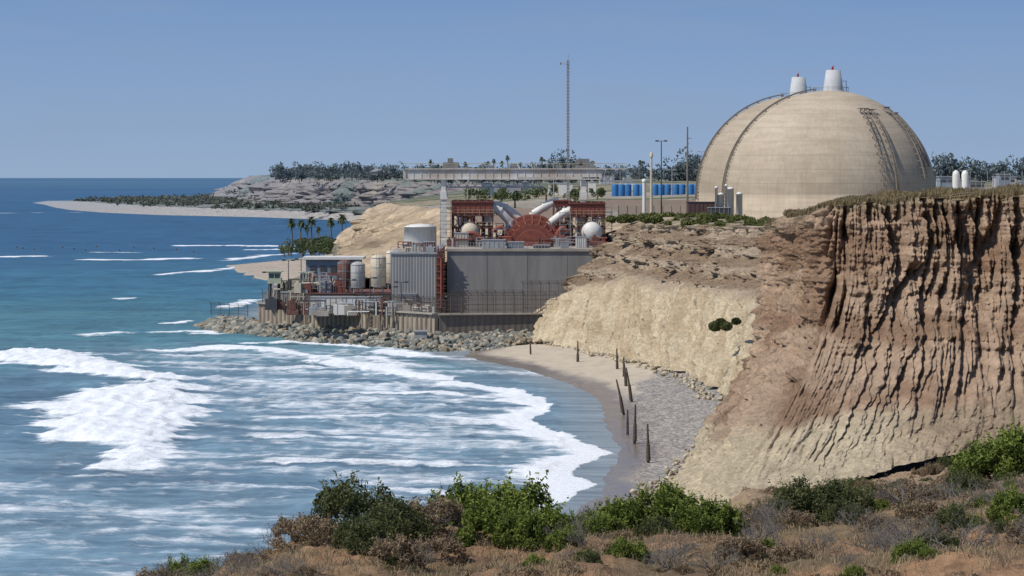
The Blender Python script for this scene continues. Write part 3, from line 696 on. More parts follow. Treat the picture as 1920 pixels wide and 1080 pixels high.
# ------------------------------------------------------------------ PLANT materials
conc=M("weathered_concrete",(.38,.34,.28),(.26,.225,.18),.35,bmp=.3,bs=2,streak=True)
wallconc=M("seawall_concrete",(.40,.34,.26),(.20,.155,.115),.9,bmp=.4,bs=2,streak=True)
greyc=M("grey_concrete_wall",(.265,.25,.23),(.175,.165,.152),.45,bmp=.2,bs=1,streak=True)
white=M("off_white_paint",(.74,.72,.66),(.60,.57,.50),.5,rough=.5,streak=True)
cream=M("cream_paint",(.62,.54,.41),(.48,.40,.29),.6,rough=.6)
red=M("oxide_red_paint",(.28,.085,.055),(.18,.058,.042),.8,rough=.65)
dred=M("dark_rust_steel",(.19,.08,.06),(.10,.055,.045),1.2,rough=.8)
grey=M("galvanised_steel",(.36,.37,.37),(.25,.25,.25),.9,rough=.55)
dgrey=M("dark_steel",(.08,.08,.08),(.05,.05,.055),1,rough=.7)
rust=M("rusty_white_girder",(.66,.65,.61),(.40,.31,.22),.22,rough=.7)
bluep=M("blue_paint",(.04,.17,.38),(.03,.13,.29),.5,rough=.5)
yell=M("faded_yellow_paint",(.52,.45,.27),(.40,.34,.2),.8)
wood=M("weathered_wood",(.12,.09,.065),(.06,.045,.035),3,rough=.95,bmp=.6,bs=12,bd=.05)
asphm=M("yard_ground",(.22,.20,.17),(.15,.14,.12),.2,bmp=.2)
brwn=M("brown_mesh_steel",(.17,.12,.085),(.10,.07,.05),1.0)
def corr_mat(name,c,period,axisname='X'):
    m,nt,b=newmat(name); b.inputs['Roughness'].default_value=.6
    pos=N(nt,'ShaderNodeNewGeometry').outputs['Position']; sx=N(nt,'ShaderNodeSeparateXYZ'); nt.links.new(pos,sx.inputs[0])
    sn=math_(nt,'SINE',math_(nt,'MULTIPLY',sx.outputs[axisname],2*math.pi/period))
    f=ramp(nt,sn,-1,1); nz=ramp(nt,noise(nt,pos,.5,5,.6,stretch=(1,1,.12)),.3,.7)
    cc=mixc(nt,f,tuple(k*.8 for k in c),c); cc=mixc(nt,1.0,cc,mixc(nt,nz,(.78,.75,.72),(1.05,1.05,1.05)),'MULTIPLY')
    nt.links.new(cc,b.inputs['Base Color']); bump(nt,b,sn,.5,.05); return m
corr=corr_mat("corrugated_siding",(.33,.325,.31),.55)
sheetp=corr_mat("sheet_pile_wall",(.19,.16,.13),1.1)
def dome_mat(name,k):
    m,nt,b=newmat(name); b.inputs['Roughness'].default_value=.85; b.inputs['Specular IOR Level'].default_value=.2
    to=N(nt,'ShaderNodeTexCoord').outputs['Object']; sx=N(nt,'ShaderNodeSeparateXYZ'); nt.links.new(to,sx.inputs[0])
    def linepat(v,per,wd):
        fr=math_(nt,'FRACT',math_(nt,'DIVIDE',v,per)); return math_(nt,'LESS_THAN',fr,wd)
    ln=linepat(sx.outputs[2],3.05,.05)
    ang=math_(nt,'ARCTAN2',sx.outputs[0],sx.outputs[1]); ln2=linepat(ang,math.pi/9,.014)
    n1=ramp(nt,noise(nt,to,.12,7,.65,stretch=(1,1,.6)),.3,.7); n2=ramp(nt,noise(nt,to,1.6,7,.7,stretch=(1,1,.12)),.3,.7); n3=ramp(nt,noise(nt,to,.5,3,.5,stretch=(.25,.25,2.2)),.35,.65)
    c=mixc(nt,n1,tuple(k*q for q in (.42,.34,.245)),tuple(k*q for q in (.52,.435,.325))); c=mixc(nt,1.0,c,mixc(nt,n2,(.83,.82,.81),(1.05,1.05,1.05)),'MULTIPLY')
    c=mixc(nt,1.0,c,mixc(nt,n3,(.90,.895,.88),(1.03,1.03,1.03)),'MULTIPLY')
    c=mixc(nt,math_(nt,'MULTIPLY',ln,.28),c,(.2,.16,.12)); c=mixc(nt,math_(nt,'MULTIPLY',ln2,.24),c,(.2,.16,.12))
    nt.links.new(c,b.inputs['Base Color']); bump(nt,b,noise(nt,to,3,6,.7),.25,.08); return m
railm=M("rail_steel",(.26,.22,.18),(.17,.145,.12))
def dome(cx,cy,cz,R,lads,stackoff,dm):
    g=group("containment_dome",(cx,cy,cz))
    o_=MB(); o_.rev((0,0,0),[(R,-14),(R,-7),(R,0)]+lathe_sphere(R,40,0,.9999),96)
    sh=o_.obj("shell",dm); sh.location=(cx,cy,cz); sh.parent=g; sh.matrix_parent_inverse=Matrix.Translation((cx,cy,cz)).inverted()
    rl=MB()
    for phi,t0,t1,wd,so,step in lads:
        phi=math.radians(phi)
        side=Vector((math.cos(phi),math.sin(phi),0)); out=Vector((math.sin(phi),-math.cos(phi),0))
        A=[];n=46
        for i in range(n+1):
            th=math.radians(t0+(t1-t0)*i/n); nrm=out*math.sin(th)+Vector((0,0,math.cos(th)))
            A.append((Vector((cx,cy,cz))+nrm*(R+so),nrm))
        for sgn in (-1,1):
            for (p,_),(q,_) in zip(A[:-1],A[1:]): rl.beam(p+side*sgn*wd/2,q+side*sgn*wd/2,.12,.26)
        for i,(p,nm) in enumerate(A):
            if i%step==0: rl.beam(p-side*wd/2,p+side*wd/2,.10,.10)
            if i%4==0:
                for sgn in (-1,1): rl.beam(p+side*sgn*wd/2-nm*(so+.1),p+side*sgn*wd/2,.16,.16)
        p=A[0][0]; rl.beam(p-side*1.3,p+side*1.3,.6,.15)
    rl.obj("access_rails",railm,g)
    st_=MB(); sx_,sy_=stackoff
    st_.rev((cx+sx_,cy+sy_,cz+R-.35),[(2.3,0),(1.62,4.9),(1.45,4.9),(1.45,4.2)],28); st_.rev((cx+sx_,cy+sy_,cz+R-.35),[(2.5,0),(2.5,.35),(2.2,.35)],28)
    st_.obj("vent_stack",M("stack_grey_paint",(.50,.50,.49),(.42,.42,.41)),g)
    rr=MB(); z0=cz+R-.5
    for k in range(20):
        a=2*math.pi*k/20; x=cx+sx_*.5+3.9*math.cos(a); y=cy+3.9*math.sin(a); rr.beam((x,y,z0-.3),(x,y,z0+1.2),.07)
        a2=2*math.pi*(k+1)/20; rr.beam((x,y,z0+1.2),(cx+sx_*.5+3.9*math.cos(a2),cy+3.9*math.sin(a2),z0+1.2),.07)
    for q in (1.9,2.9): rr.beam((cx+sx_+q,cy,z0),(cx+sx_+q,cy,z0+3.6-q*.3),.14)
    rr.beam((cx+sx_+1.9,cy,z0+2.6),(cx+sx_+2.9,cy,z0+2.6),.5,.1)
    rr.obj("top_railing",grey,g)
    bx=MB(); bx.cyl((cx+sx_,cy+sy_,cz+R+4.5),(cx+sx_,cy+sy_,cz+R+5.6),.08); bx.cyl((cx+sx_-.2,cy+sy_,cz+R+4.6),(cx+sx_-.2,cy+sy_,cz+R+5.3),.22,.18)
    bx.obj("warning_beacon",M("beacon_red",(.5,.03,.03),(.4,.02,.02)),g)
dome(70.6,634,25.5,23.8,[(-80,8,92,1.3,.5,1),(23,38,92,1.0,.9,3),(31,38,86,.6,.7,3),(54,36,80,1.0,.8,3),(62,40,74,.6,.6,3)],(1.0,0),dome_mat("containment_concrete",1.0))
dome(68.9,690,25.5,24.2,[(-82,8,92,1.4,.5,1),(30,36,90,1.3,.6,2)],(.6,0),dome_mat("containment_concrete_darker",.86))  # same concrete in a darker tone, sets the rear dome apart

# ------------------------------------------------------------------ plant pad, seawall
mb=MB(); mb.add([(-13.2,505.6,5.0),(-48.3,549.4,5.0),(-52,600,5.0),(-56,660,5.0),(60,660,5.0),(40,512,5.0),(8,509,5.0)],[tuple(range(7))[::-1]]); mb.obj("plant_yard",asphm)
g=group("seawall",(-30,527,3))
def wallseg(mb,p,q,z0,z1,th,mi=0,n=1):
    p=Vector((*p,0));q=Vector((*q,0)); 
    mb.beam(p+Vector((0,0,(z0+z1)/2)),q+Vector((0,0,(z0+z1)/2)),th,z1-z0,mi)
A_=(-48.6,549);B_=(-13.4,505);C_=(8.5,508.2)
mb=MB(); wallseg(mb,A_,B_,-.5,5.6,.8); 
dv=(Vector(B_)-Vector(A_)); L=dv.length; dv.normalize(); nv=Vector((dv.y,-dv.x)); 
if nv.y>0: nv=-nv
for i in range(0,int(L/1.4)):
    p=Vector(A_)+dv*(i*1.4+.7)+nv*.5; mb.beam((p.x,p.y,-.5),(p.x,p.y,5.2),.3,.3)
mb.obj("concrete_wall",wallconc,g)
mb=MB(); p=Vector(A_)+nv*.15;q=Vector(B_)+nv*.15; mb.beam((p.x,p.y,5.72),(q.x,q.y,5.72),1.6,.24); mb.beam((B_[0]+.3,B_[1]-.1,5.6),(C_[0],C_[1]-.1,5.6),1.3,.22); mb.obj("coping",conc,g)
mb=MB(); wallseg(mb,(B_[0]+.45,B_[1]+.2),C_,-.5,5.45,.7)
for i in range(18):
    x=B_[0]+1+i*1.15; mb.beam((x,505.0+(x+13.4)*.146,-.5),(x,505.0+(x+13.4)*.146,5.3),.35,.35)
mb.obj("sheet_pile_return_wall",sheetp,g)
mb=MB(); mb.box(-17.2,-15,501.2,503,1.2,2.7); mb.box(-17.4,-14.8,501.0,503.2,2.7,2.95); mb.obj("outfall_box",grey,g)
def fence(name,pts,h,post=2.4,wire=.35,z0=5.8,mat=brwn,rails=4,pw=.11,heights=None):
    mb=MB()
    for (p,q) in zip(pts[:-1],pts[1:]):
        p=Vector(p);q=Vector(q);L=(q-p).length;n=max(1,int(L/post))
        for i in range(n+1):
            t=p.lerp(q,i/n); mb.beam((t.x,t.y,z0),(t.x,t.y,z0+h),pw); 
            mb.beam((t.x,t.y,z0+h),(t.x-.3,t.y-.3,z0+h+.45),pw*.6)
        for r_ in range(rails):
            zz=z0+h*(r_+1)/rails-.03; mb.beam((p.x,p.y,zz),(q.x,q.y,zz),.06)
        for r_ in range(3): mb.beam((p.x-.1*r_,p.y-.1*r_,z0+h+.15*(r_+1)),(q.x-.1*r_,q.y-.1*r_,z0+h+.15*(r_+1)),.03)
        nw=int(L/wire)
        for i in range(nw): t=p.lerp(q,(i+.5)/nw); mb.beam((t.x,t.y,z0),(t.x,t.y,z0+h),.035)
    return mb.obj(name,mat)
fence("security_fence",[(-48.2,549.3),(-13.1,505.5)],2.2,2.4,.3,5.84)
fence("security_fence",[(-45,552),(-12,511)],3.0,3,.4,5.0,dgrey)
fence("security_fence",[(-12.8,505.5),(8,508.5)],3.2,1.9,.35,5.72)
fence("security_fence",[(-11,512),(2,513.5)],4.2,1.6,.3,5.0)
fence("security_fence",[(2,513.5),(10,516)],5.8,1.6,.3,5.0)
fence("security_fence",[(-52,560),(-60,567)],2.2,2.4,.4,2.5,dgrey)

# riprap
def ico():
    import bmesh
    bm=bmesh.new(); bmesh.ops.create_icosphere(bm,subdivisions=2,radius=1); 
    V=np.array([v.co[:] for v in bm.verts]);F=np.array([[v.index for v in f.verts] for f in bm.faces]); bm.free(); return V,F
IV,IF=ico()
def rocks(name,centers,sizes,mat,cols):
    Vs=[];Fs=[];Cs=[];o=0
    for c_,s_,cc in zip(centers,sizes,cols):
        V=IV.copy()
        for k in range(9):
            nn_=rng.normal(size=3); nn_/=np.linalg.norm(nn_); dd=rng.uniform(.5,.85); t=V@nn_; V-=np.outer(np.clip(t-dd,0,None),nn_)
        V=V*(rng.uniform(.7,1.3,3)*s_)
        q=rng.normal(size=(3,3)); q,_=np.linalg.qr(q); V=V@q*np.array([1,1,.85])+c_
        Vs.append(V);Fs.append(IF+o);Cs.append(np.repeat(cc[None],len(V),0)); o+=len(V)
    return raw_mesh(name,np.vstack(Vs),np.vstack(Fs),mat,np.vstack(Cs))
outer=np.array([(-64,570),(-60,556),(-50,538),(-36,510),(-15,488),(-2,492),(6,503)],float); inner=np.array([(-58,578),(-55,562),(-49,550.5),(-30,527),(-13,505.5),(-3,506.8),(6,508.5)],float)
cs=[];ss=[];cl_=[]
for k in range(2300):
    t=rng.uniform(0,6); i=min(int(t),5); f=t-i; a=outer[i]*(1-f)+outer[i+1]*f; b_=inner[i]*(1-f)+inner[i+1]*f; s_=rng.random()
    zt=np.interp(t,[0,1,2,4,6],[1.6,1.9,2.1,2.2,2.6]); 
    p=a*(1-s_)+b_*s_; cs.append(np.array([p[0],p[1],-.4+(zt+.2)*s_**.8+rng.normal()*.2])); ss.append(rng.uniform(.4,.95))
    base=np.array(random.choice([(.19,.20,.17),(.27,.26,.22),(.14,.15,.14),(.36,.32,.25),(.23,.23,.19),(.31,.25,.17)])); cl_.append(base*rng.uniform(.8,1.2))
rocks("riprap_boulders",cs,ss,attr_mat("boulder_stone",var=.3,scale=3,bmp=.5,bs=5,bd=.1),cl_)
cs=[];ss=[];cl_=[]
for k in range(260):
    x=rng.uniform(-1,8); y=500+rng.uniform(-3,8)+(x)*.1; cs.append(np.array([x,y,rng.uniform(.6,1.6)+max(0,y-502)*.2])); ss.append(rng.uniform(.2,.55)); cl_.append(np.array([.33,.27,.19])*rng.uniform(.6,1.2))
for k in range(260):
    y=rng.uniform(256,345); x=float(np.interp(y,[256,270,300,330,360],[12.3,15.5,20.5,26,28.5]))+rng.normal()*.8-.5; cs.append(np.array([x,y,rng.uniform(.7,1.5)])); ss.append(rng.uniform(.12,.5)); cl_.append(np.array([.46,.38,.27])*rng.uniform(.6,1.2))
for k in range(200):
    y=rng.uniform(365,500); x=float(np.interp(y,[365,407,443,470,500],[27,25,19.0,11.5,5.5]))+rng.normal()*.7-.8; cs.append(np.array([x,y,rng.uniform(1.0,1.6)])); ss.append(rng.uniform(.12,.45)); cl_.append(np.array([.50,.42,.29])*rng.uniform(.6,1.2))
rocks("fallen_cliff_rocks",cs,ss,attr_mat("fallen_rock",var=.3,scale=3,bmp=.5,bs=5,bd=.1),cl_)

for x,y,h,lx in [(3.1,470,2.0,-.1),(10.4,450,3.1,0),(16,432,3.0,-.1),(16.2,402,3.5,-.45),(15.9,376,3.8,-.8),(14.1,357,3.6,-1.0),(13.7,318,3.6,.1),(13.4,330,2.0,0),(14.2,296,3.3,-.1),(16.4,418,2.2,0)]:
    mb=MB(); z0=.2; mb.cyl((x,y,z0-.3),(x+lx*.5,y,z0+h*.5+.4),.17,.15,9); mb.cyl((x+lx*.5,y,z0+h*.5+.4),(x+lx,y,z0+h+.8),.15,.09,9)
    if h>2.5: mb.cyl((x+lx*.2,y-.15,z0+.3),(x+lx*.5,y-.17,z0+h*.62),.24,.19,8)
    mb.obj("wooden_piling",wood)

# ------------------------------------------------------------------ turbine building
g=group("turbine_building",(-3,560,10))
mb=MB(); mb.box(-12.0,17.5,525,596,4.9,16.3); mb.obj("concrete_block",greyc,g)
mb=MB(); mb.box(-22.3,-13.9,524,590,4.9,15.8); mb.obj("corrugated_annex",corr,g)
mb=MB(); mb.box(-22.5,-13.7,523.8,590.2,15.8,16.1); mb.box(-12.2,17.7,524.7,596.2,16.3,16.75,1); mb.obj("roof_edge",[grey,conc],g)
mb=MB(); mb.box(-20.9,-17.6,523.6,524,6.2,8.4); mb.box(-21.05,-17.45,523.5,524,8.4,8.6,1)
for k in range(6): mb.box(-20.9,-17.6,523.52,523.6,6.4+k*.35,6.5+k*.35,1)
mb.obj("roller_door",[M("roller_door_paint",(.42,.41,.39)),grey],g)
mb=MB()
for x in (-13.6,-12.6): 
    for y in (523.2,524.6): mb.beam((x,y,5),(x,y,17.2),.22)
for k in range(9):
    z=6+k*1.3; mb.box(-14.0,-12.15,522.9,524.7,z,z+.12); mb.beam((-13.6,523.1,z),(-12.6,523.1,z+1.25),.12)
    mb.beam((-14,522.9,z+.9),(-12.1,522.9,z+.9),.06)
mb.box(-13.5,-12.6,523.6,524.5,9,12.2); mb.cyl((-13.0,523.0,6),(-13.0,523.0,15),.22)
mb.obj("stair_tower",red,g)
mb=MB()
for x0,x1,y,z in ((-12,17.6,524.9,16.75),(-22.3,-13.9,524,16.1)):
    n=int((x1-x0)/1.6)
    for k in range(n+1): x=x0+(x1-x0)*k/n; mb.beam((x,y,z),(x,y,z+1.1),.06)
    for zz in (.55,1.1): mb.beam((x0,y,z+zz),(x1,y,z+zz),.05)
mb.obj("deck_handrail",grey,g)
mb=MB()
for x in (-4.6,2.8,10.2): mb.box(x,x+.04,524.96,525,5,16.3)
mb.obj("joint_lines",M("joint_grey",(.16,.155,.148)),g)

# ------------------------------------------------------------------ deck equipment
DZ=16.78
def framework(name,x0,x1,y0,y1,z0,levels,topred,fill):
    g=group(name,((x0+x1)/2,(y0+y1)/2,z0)); mb=MB(); z1=levels[-1]
    nx=4
    for i in range(nx+1):
        x=x0+(x1-x0)*i/nx
        for y in (y0,(y0+y1)/2,y1): mb.beam((x,y,z0),(x,y,z1),.22)
    for z in levels:
        for y in (y0,y1): mb.beam((x0,y,z),(x1,y,z),.22,.36)
        for x in (x0,x1): mb.beam((x,y0,z),(x,y1,z),.22,.36)
    zz=[z0]+levels
    for a,b_ in zip(zz[:-1],zz[1:]):
        for i in range(nx):
            xa=x0+(x1-x0)*i/nx; xb_=x0+(x1-x0)*(i+1)/nx
            if (i+int(a))%2: mb.beam((xa,y0-.05,a),(xb_,y0-.05,b_),.11)
            else: mb.beam((xb_,y0-.05,a),(xa,y0-.05,b_),.11)
        mb.box(x0,x1,y0+3.1,y1,b_-.08,b_+.04)
    mb.obj("steel_frame",dred,g)
    mb=MB()
    mb.box(x0+.1,x1-.1,y0-.12,y1,topred[0],topred[1]); mb.box(x0-.25,x1+.25,y0-.4,y1,topred[1],topred[1]+.14)
    for k in range(8): x=x0+(x1-x0)*(k+.5)/8; mb.box(x-.06,x+.06,y0-.2,y0-.12,topred[0],topred[1])
    mb.obj("red_housing",red,g)
    mb=MB()
    for z in levels:
        for zz_ in (.55,1.1): mb.beam((x0-.3,y0-.4,z+zz_),(x1+.3,y0-.4,z+zz_),.05)
        n=int((x1-x0)/1.2)
        for k in range(n+1): x=x0-.3+(x1-x0+.6)*k/n; mb.beam((x,y0-.4,z),(x,y0-.4,z+1.1),.05)
    mb.obj("walkway_rails",yell,g)
    mb=MB()
    r=random.Random(int(x0*10)+99)
    for k in range(fill):
        x=r.uniform(x0+.4,x1-.4);y=r.uniform(y0+.2,y1-.5);z=r.uniform(z0+.5,levels[1])
        if r.random()<.5: mb.cyl((x,y,z0),(x,y,z+1),r.uniform(.1,.28),n=8,mi=r.randrange(3))
        else: mb.cyl((x,y,z),(min(x1,x+r.uniform(1,3)),y,z),r.uniform(.1,.25),n=8,mi=r.randrange(3))
    mb.obj("process_piping",[grey,red,white],g)
    return g
framework("reheater_structure",-11.6,-3.8,550,566,DZ,[20.2,22.6,25.3],(22.9,25.1),44)
framework("reheater_structure",11.3,17.9,550,566,DZ,[20.2,22.4,25.0],(22.6,24.8),34)
framework("deck_platform_structure",8.2,11.4,556,566,DZ,[21,25.3],(24.3,25.3),10)
def scaffold(x0,x1,y0,y1,z0,z1):
    mb=MB(); nx=max(1,int((x1-x0)/1.1)); nzl=int((z1-z0)/1.6)
    for i in range(nx+1):
        x=x0+(x1-x0)*i/nx
        for y in (y0,y1): mb.beam((x,y,z0),(x,y,z1),.08)
    for j in range(1,nzl+1):
        z=z0+j*1.6
        for y in (y0,y1): mb.beam((x0-.2,y,z),(x1+.2,y,z),.07); mb.beam((x0-.2,y,z+.9),(x1+.2,y,z+.9),.05)
        mb.box(x0,x1,y0+.1,y1-.1,z-.06,z-.01,1)
    for j in range(nzl): mb.beam((x0,y0-.04,z0+j*1.6),(x1,y0-.04,z0+(j+1)*1.6),.05)
    mb.obj("scaffolding",[grey,wood])
scaffold(-13.8,-11.9,547.5,549.2,DZ,25.6); scaffold(-3.6,-1.4,545.5,547,DZ,21.4); scaffold(9.2,11.2,545.5,547,DZ,23.4); scaffold(18.1,19.4,552,553.5,DZ,24.2); scaffold(-10.5,-5.5,547.4,548.6,DZ,18.6)
def vessel(name,x,y,z,r,L,mat):
    g=group(name,(x,y,z)); mb=MB(); mb.cyl((x,y,z),(x,y+L,z),r,n=28,cap=False)
    n=28;pts=[]
    for i in range(8):
        a=i/7*math.pi/2
        for k in range(n): b_=2*math.pi*k/n; pts.append((x+r*math.cos(a)*math.cos(b_),y-r*.75*math.sin(a),z+r*math.cos(a)*math.sin(b_)))
    mb.add(pts,[(i*n+k,i*n+(k+1)%n,(i+1)*n+(k+1)%n,(i+1)*n+k) for i in range(7) for k in range(n)],0,True)
    mb.obj("shell",mat,g); mb=MB(); mb.box(x-r*.8,x+r*.8,y+.4,y+.8,DZ,z-r*.5); mb.cyl((x,y-.02,z),(x,y+.12,z),r*1.06,n=28); mb.obj("saddle",grey,g)
vessel("moisture_separator_vessel",-8.2,549.2,19.4,1.75,14,cream); vessel("moisture_separator_vessel",15.4,549.2,19.4,1.95,14,white)
g=group("steam_turbine",(4,556,DZ)); mb=MB()
for r_,y0,y1 in [(6.0,553,566),(5.2,550.6,553),(4.2,549.2,550.6),(3.1,548,549.2),(1.8,546.8,548)]: mb.arch(3.9,DZ,y0,y1,r_,30,0,.95)
for r_,y in [(6.3,553.2),(5.45,550.7),(4.45,549.3),(3.3,548.1)]: mb.arch(3.9,DZ,y,y+.35,r_,30,1,.95)
for r_,y0,y1 in [(3.4,550.5,562),(2.6,549.4,550.5),(1.6,548.6,549.4)]: mb.arch(8.9,DZ,y0,y1,r_,22,0,.8)
for r_,y in [(3.6,550.7),(2.8,549.5)]: mb.arch(8.9,DZ,y,y+.3,r_,22,1,.8)
mb.arch(-1.9,DZ,551,560,2.3,20,0,.8); mb.arch(-1.9,DZ,550,551,1.6,18,1,.8)
for k in range(11):
    a=math.pi*(k+.5)/11; mb.beam((3.9+4.4*math.cos(a),549.2,DZ+.95*4.4*math.sin(a)),(3.9+6.0*math.cos(a),552.9,DZ+.95*6.0*math.sin(a)),.15,mi=1)
mb.obj("casing",[red,M("flange_red",(.33,.115,.08),(.24,.085,.06),1)],g)
mb=MB(); mb.box(-4,12,547,567,DZ-.02,DZ+.5); 
for k in range(12): x=-3.4+k*1.2; mb.beam((x,546.6,DZ+.5),(x,546.6,DZ+1.6),.07)
mb.beam((-3.6,546.6,DZ+1.6),(11,546.6,DZ+1.6),.07); mb.obj("bedplate",dred,g)
def bez(pts,n=14):
    out=[]; P=[Vector(p) for p in pts]
    for i in range(n+1):
        t=i/n; Q=P[:]
        while len(Q)>1: Q=[a.lerp(b_,t) for a,b_ in zip(Q[:-1],Q[1:])]
        out.append(Q[0])
    return out
for a in ([(-4.6,553,23.0),(-3.4,553,25.0),(-1.8,553,22.8),(-.4,553.5,21.2)],[(13.5,553,23.0),(11.5,553,24.6),(9.5,553,22.6),(7.4,553.5,21.0)],[(9.2,557,25.4),(7.2,557,25.0),(5.5,557,23.6),(4.2,557,22.8)],[(-4.2,558,24.2),(-2.5,558,25.2),(-.5,558,23.4),(1.5,558,21.9)]):
    mb=MB(); pts=bez(a); mb.tube(pts,.8,16); p=pts[7];q=pts[8]; mb.cyl(p,p+(q-p).normalized()*.3,.97,n=16); p=pts[-1]; mb.cyl(p+Vector((0,0,-1.3)),p+Vector((0,0,.35)),.85,n=16); p=pts[0]; mb.cyl(p+Vector((0,0,-1.8)),p+Vector((0,0,.2)),.82,n=16)
    mb.obj("steam_crossover_pipe",white)
for a in ([(-3.6,549,19.5),(-2.0,549,21.5),(-.8,549,19.5),(0.0,549,17.4)],[(10.6,550,19.5),(9.6,550,21.2),(9.0,550,19.6),(8.2,550,17.4)],[(-10,546,17),(-10,546,20),(-6,546,20),(-5.4,546,17)]):
    mb=MB(); mb.tube(bez(a),.42,12); mb.obj("red_cooling_pipe",red)
g=group("white_storage_tank",(-17.6,546,19)); mb=MB(); mb.rev((-17.6,546,DZ-.6),[(3.1,0),(3.1,4.2),(3.15,4.2),(3.15,4.35),(2,4.7),(0.01,4.9)],36); mb.obj("tank_shell",white,g)
mb=MB(); mb.beam((-15.2,543.4,16.4),(-15.2,543.4,21.2),.08); mb.beam((-15.6,543.2,16.4),(-15.6,543.2,21.2),.08)
for k in range(9): mb.beam((-15.6,543.2,16.8+k*.5),(-15.2,543.4,16.8+k*.5),.05)
mb.obj("tank_ladder",grey,g)
def boxobj(name,x0,x1,y0,y1,z0,z1,mat,mat2=None,ribs=5):
    mb=MB(); mb.box(x0,x1,y0,y1,z0,z1); mb.box(x0-.1,x1+.1,y0-.1,y1+.1,z1,z1+.12,1)
    for k in range(ribs): x=x0+(x1-x0)*(k+.5)/ribs; mb.box(x-.05,x+.05,y0-.07,y0,z0,z1,1)
    return mb.obj(name,[mat,mat2 or grey])
boxobj("cream_equipment_cabinet",-11,-8.3,541,544,DZ,19.3,cream); boxobj("ventilation_unit",-5.6,-1.2,527,530,DZ,18.3,grey); boxobj("ventilation_unit",-1.0,2.2,528,531,DZ,17.9,M("hvac_blue_grey",(.22,.25,.28)))
boxobj("ventilation_unit",4,7,529,531,DZ,17.3,dgrey); boxobj("electrical_cabinet",9,10.6,528,530,DZ,18.0,grey); boxobj("electrical_cabinet",12,14,534,536,DZ,18.7,white); boxobj("equipment_skid",-20,-17,530,534,16.1,17.4,cream)
boxobj("equipment_skid",-16.5,-14.4,528,531,16.1,17.9,red)
def clutter(name,x0,x1,y0,y1,z0,z1,n,seed,mats):
    r=random.Random(seed); mb=MB()
    for k in range(n):
        x=r.uniform(x0,x1);y=r.uniform(y0,y1);mi=r.randrange(len(mats)); t=r.random()
        if t<.3: mb.cyl((x,y,z0),(x,y,r.uniform(z0+1,z1)),r.uniform(.06,.22),n=8,mi=mi)
        elif t<.55:
            z=r.uniform(z0+.6,z1); mb.cyl((x,y,z),(min(x1,x+r.uniform(1,5)),y,z),r.uniform(.06,.18),n=8,mi=mi); mb.cyl((x,y,z0),(x,y,z),.1,n=6,mi=mi)
        elif t<.75:
            s_=r.uniform(.5,1.3); h=r.uniform(.6,2.2); mb.box(x-s_,x+s_,y-s_,y+s_,z0,z0+h,mi); mb.box(x-s_*.4,x+s_*.3,y-s_*.5,y+s_*.5,z0+h,z0+h+.4,mi)
        else:
            w_=r.uniform(1,2.5);h=r.uniform(1.5,z1-z0)
            for a in (0,w_):
                mb.beam((x+a,y,z0),(x+a,y,z0+h),.14,mi=mi); mb.beam((x+a,y+1.5,z0),(x+a,y+1.5,z0+h),.14,mi=mi)
            for q in (.4,.7,1): mb.beam((x,y,z0+h*q),(x+w_,y,z0+h*q),.12,mi=mi)
            mb.beam((x,y,z0),(x+w_,y,z0+h),.08,mi=mi)
    return mb.obj(name,mats)
clutter("deck_piping",-12,18,534,545,DZ,18.7,46,3,[dred,red,grey,red]); clutter("deck_piping",-21.5,-14.2,526,541,16.15,18.0,26,4,[red,dred,grey,cream])
clutter("deck_piping",-4,11,567,580,DZ,21.5,30,9,[dred,red,grey,white])

# ------------------------------------------------------------------ gantry crane
g=group("gantry_crane",(0,560,30))
mb=MB()
mb.box(-21.2,1.0,555,556.2,29.7,31.5); mb.box(-13.8,16.5,564,565.2,29.6,31.5)
mb.box(1.0,17.5,555,556.2,30.0,31.5)
mb.box(-21.2,22.4,554.7,556.5,31.5,31.7); mb.box(-21.2,17.5,554.7,556.5,29.5,29.7)
for k in range(28): x=-20.8+k*1.55; mb.box(x,x+.08,554.9,555,29.7,31.5)
mb.obj("main_girder",rust,g)
mb=MB(); mb.box(-13.6,6,555.4,556.0,27.9,28.2); mb.box(-21,-13,559,560,30,31)
for k in range(12):
    x=-13.6+k*1.6; mb.beam((x,555.7,28.2),(x+.8,555.7,29.4),.14); mb.beam((x+.8,555.7,29.4),(x+1.6,555.7,28.2),.14)
for x in (17.5,22.2): 
    for zz in (29.6,31.5): mb.beam((x,555.4,zz),(x,565,zz),.3)
for k in range(4): x=17.5+k*1.2; mb.beam((x,555.5,29.5),(x+1.2,555.5,31.5),.16); mb.beam((x,555.5,31.5),(x+1.2,555.5,29.5),.12)
mb.box(17.5,22.4,555,565,29.1,29.4)
mb.obj("truss_extension",grey,g)
mb=MB()
for x,z0 in ((-13.4,DZ),(14.0,DZ)):
    for y in (555.6,564.6):
        mb.box(x-.45,x+.45,y-.4,y+.35,z0,29.45); mb.box(x-.8,x+.8,y-.7,y+.7,z0,z0+1.0)
        mb.box(x-.6,x+.6,y-.55,y+.55,25.6,27.2)
    mb.box(x-.45,x+.45,556.1,564.1,28.4,29.3); mb.beam((x,556,22),(x,564,27.5),.3)
mb.obj("legs",white,g)
mb=MB()
for y in (554.75,565.3):
    mb.beam((-21.2,y,32.65),(22.4,y,32.65),.06)
    for k in range(18): x=-21.2+k*2.56; mb.beam((x,y,31.7),(x,y,32.65),.06)
mb.beam((-21.2,554.6,29.9),(-21.2,554.6,32.9),.1); mb.obj("walkway_railing",yell,g)
mb=MB(); mb.box(12.6,16.4,555.6,564,31.7,32.3); mb.box(13.2,15.2,558,562,32.3,33.6); mb.cyl((12.9,557,33.0),(12.9,562,33.0),.5); mb.box(-13.5,-10.5,556,562,31.75,32.9); mb.box(-12.6,-11.6,557,560,32.9,33.7)
mb.cyl((15.8,557,32.8),(15.8,560,32.8),.45)
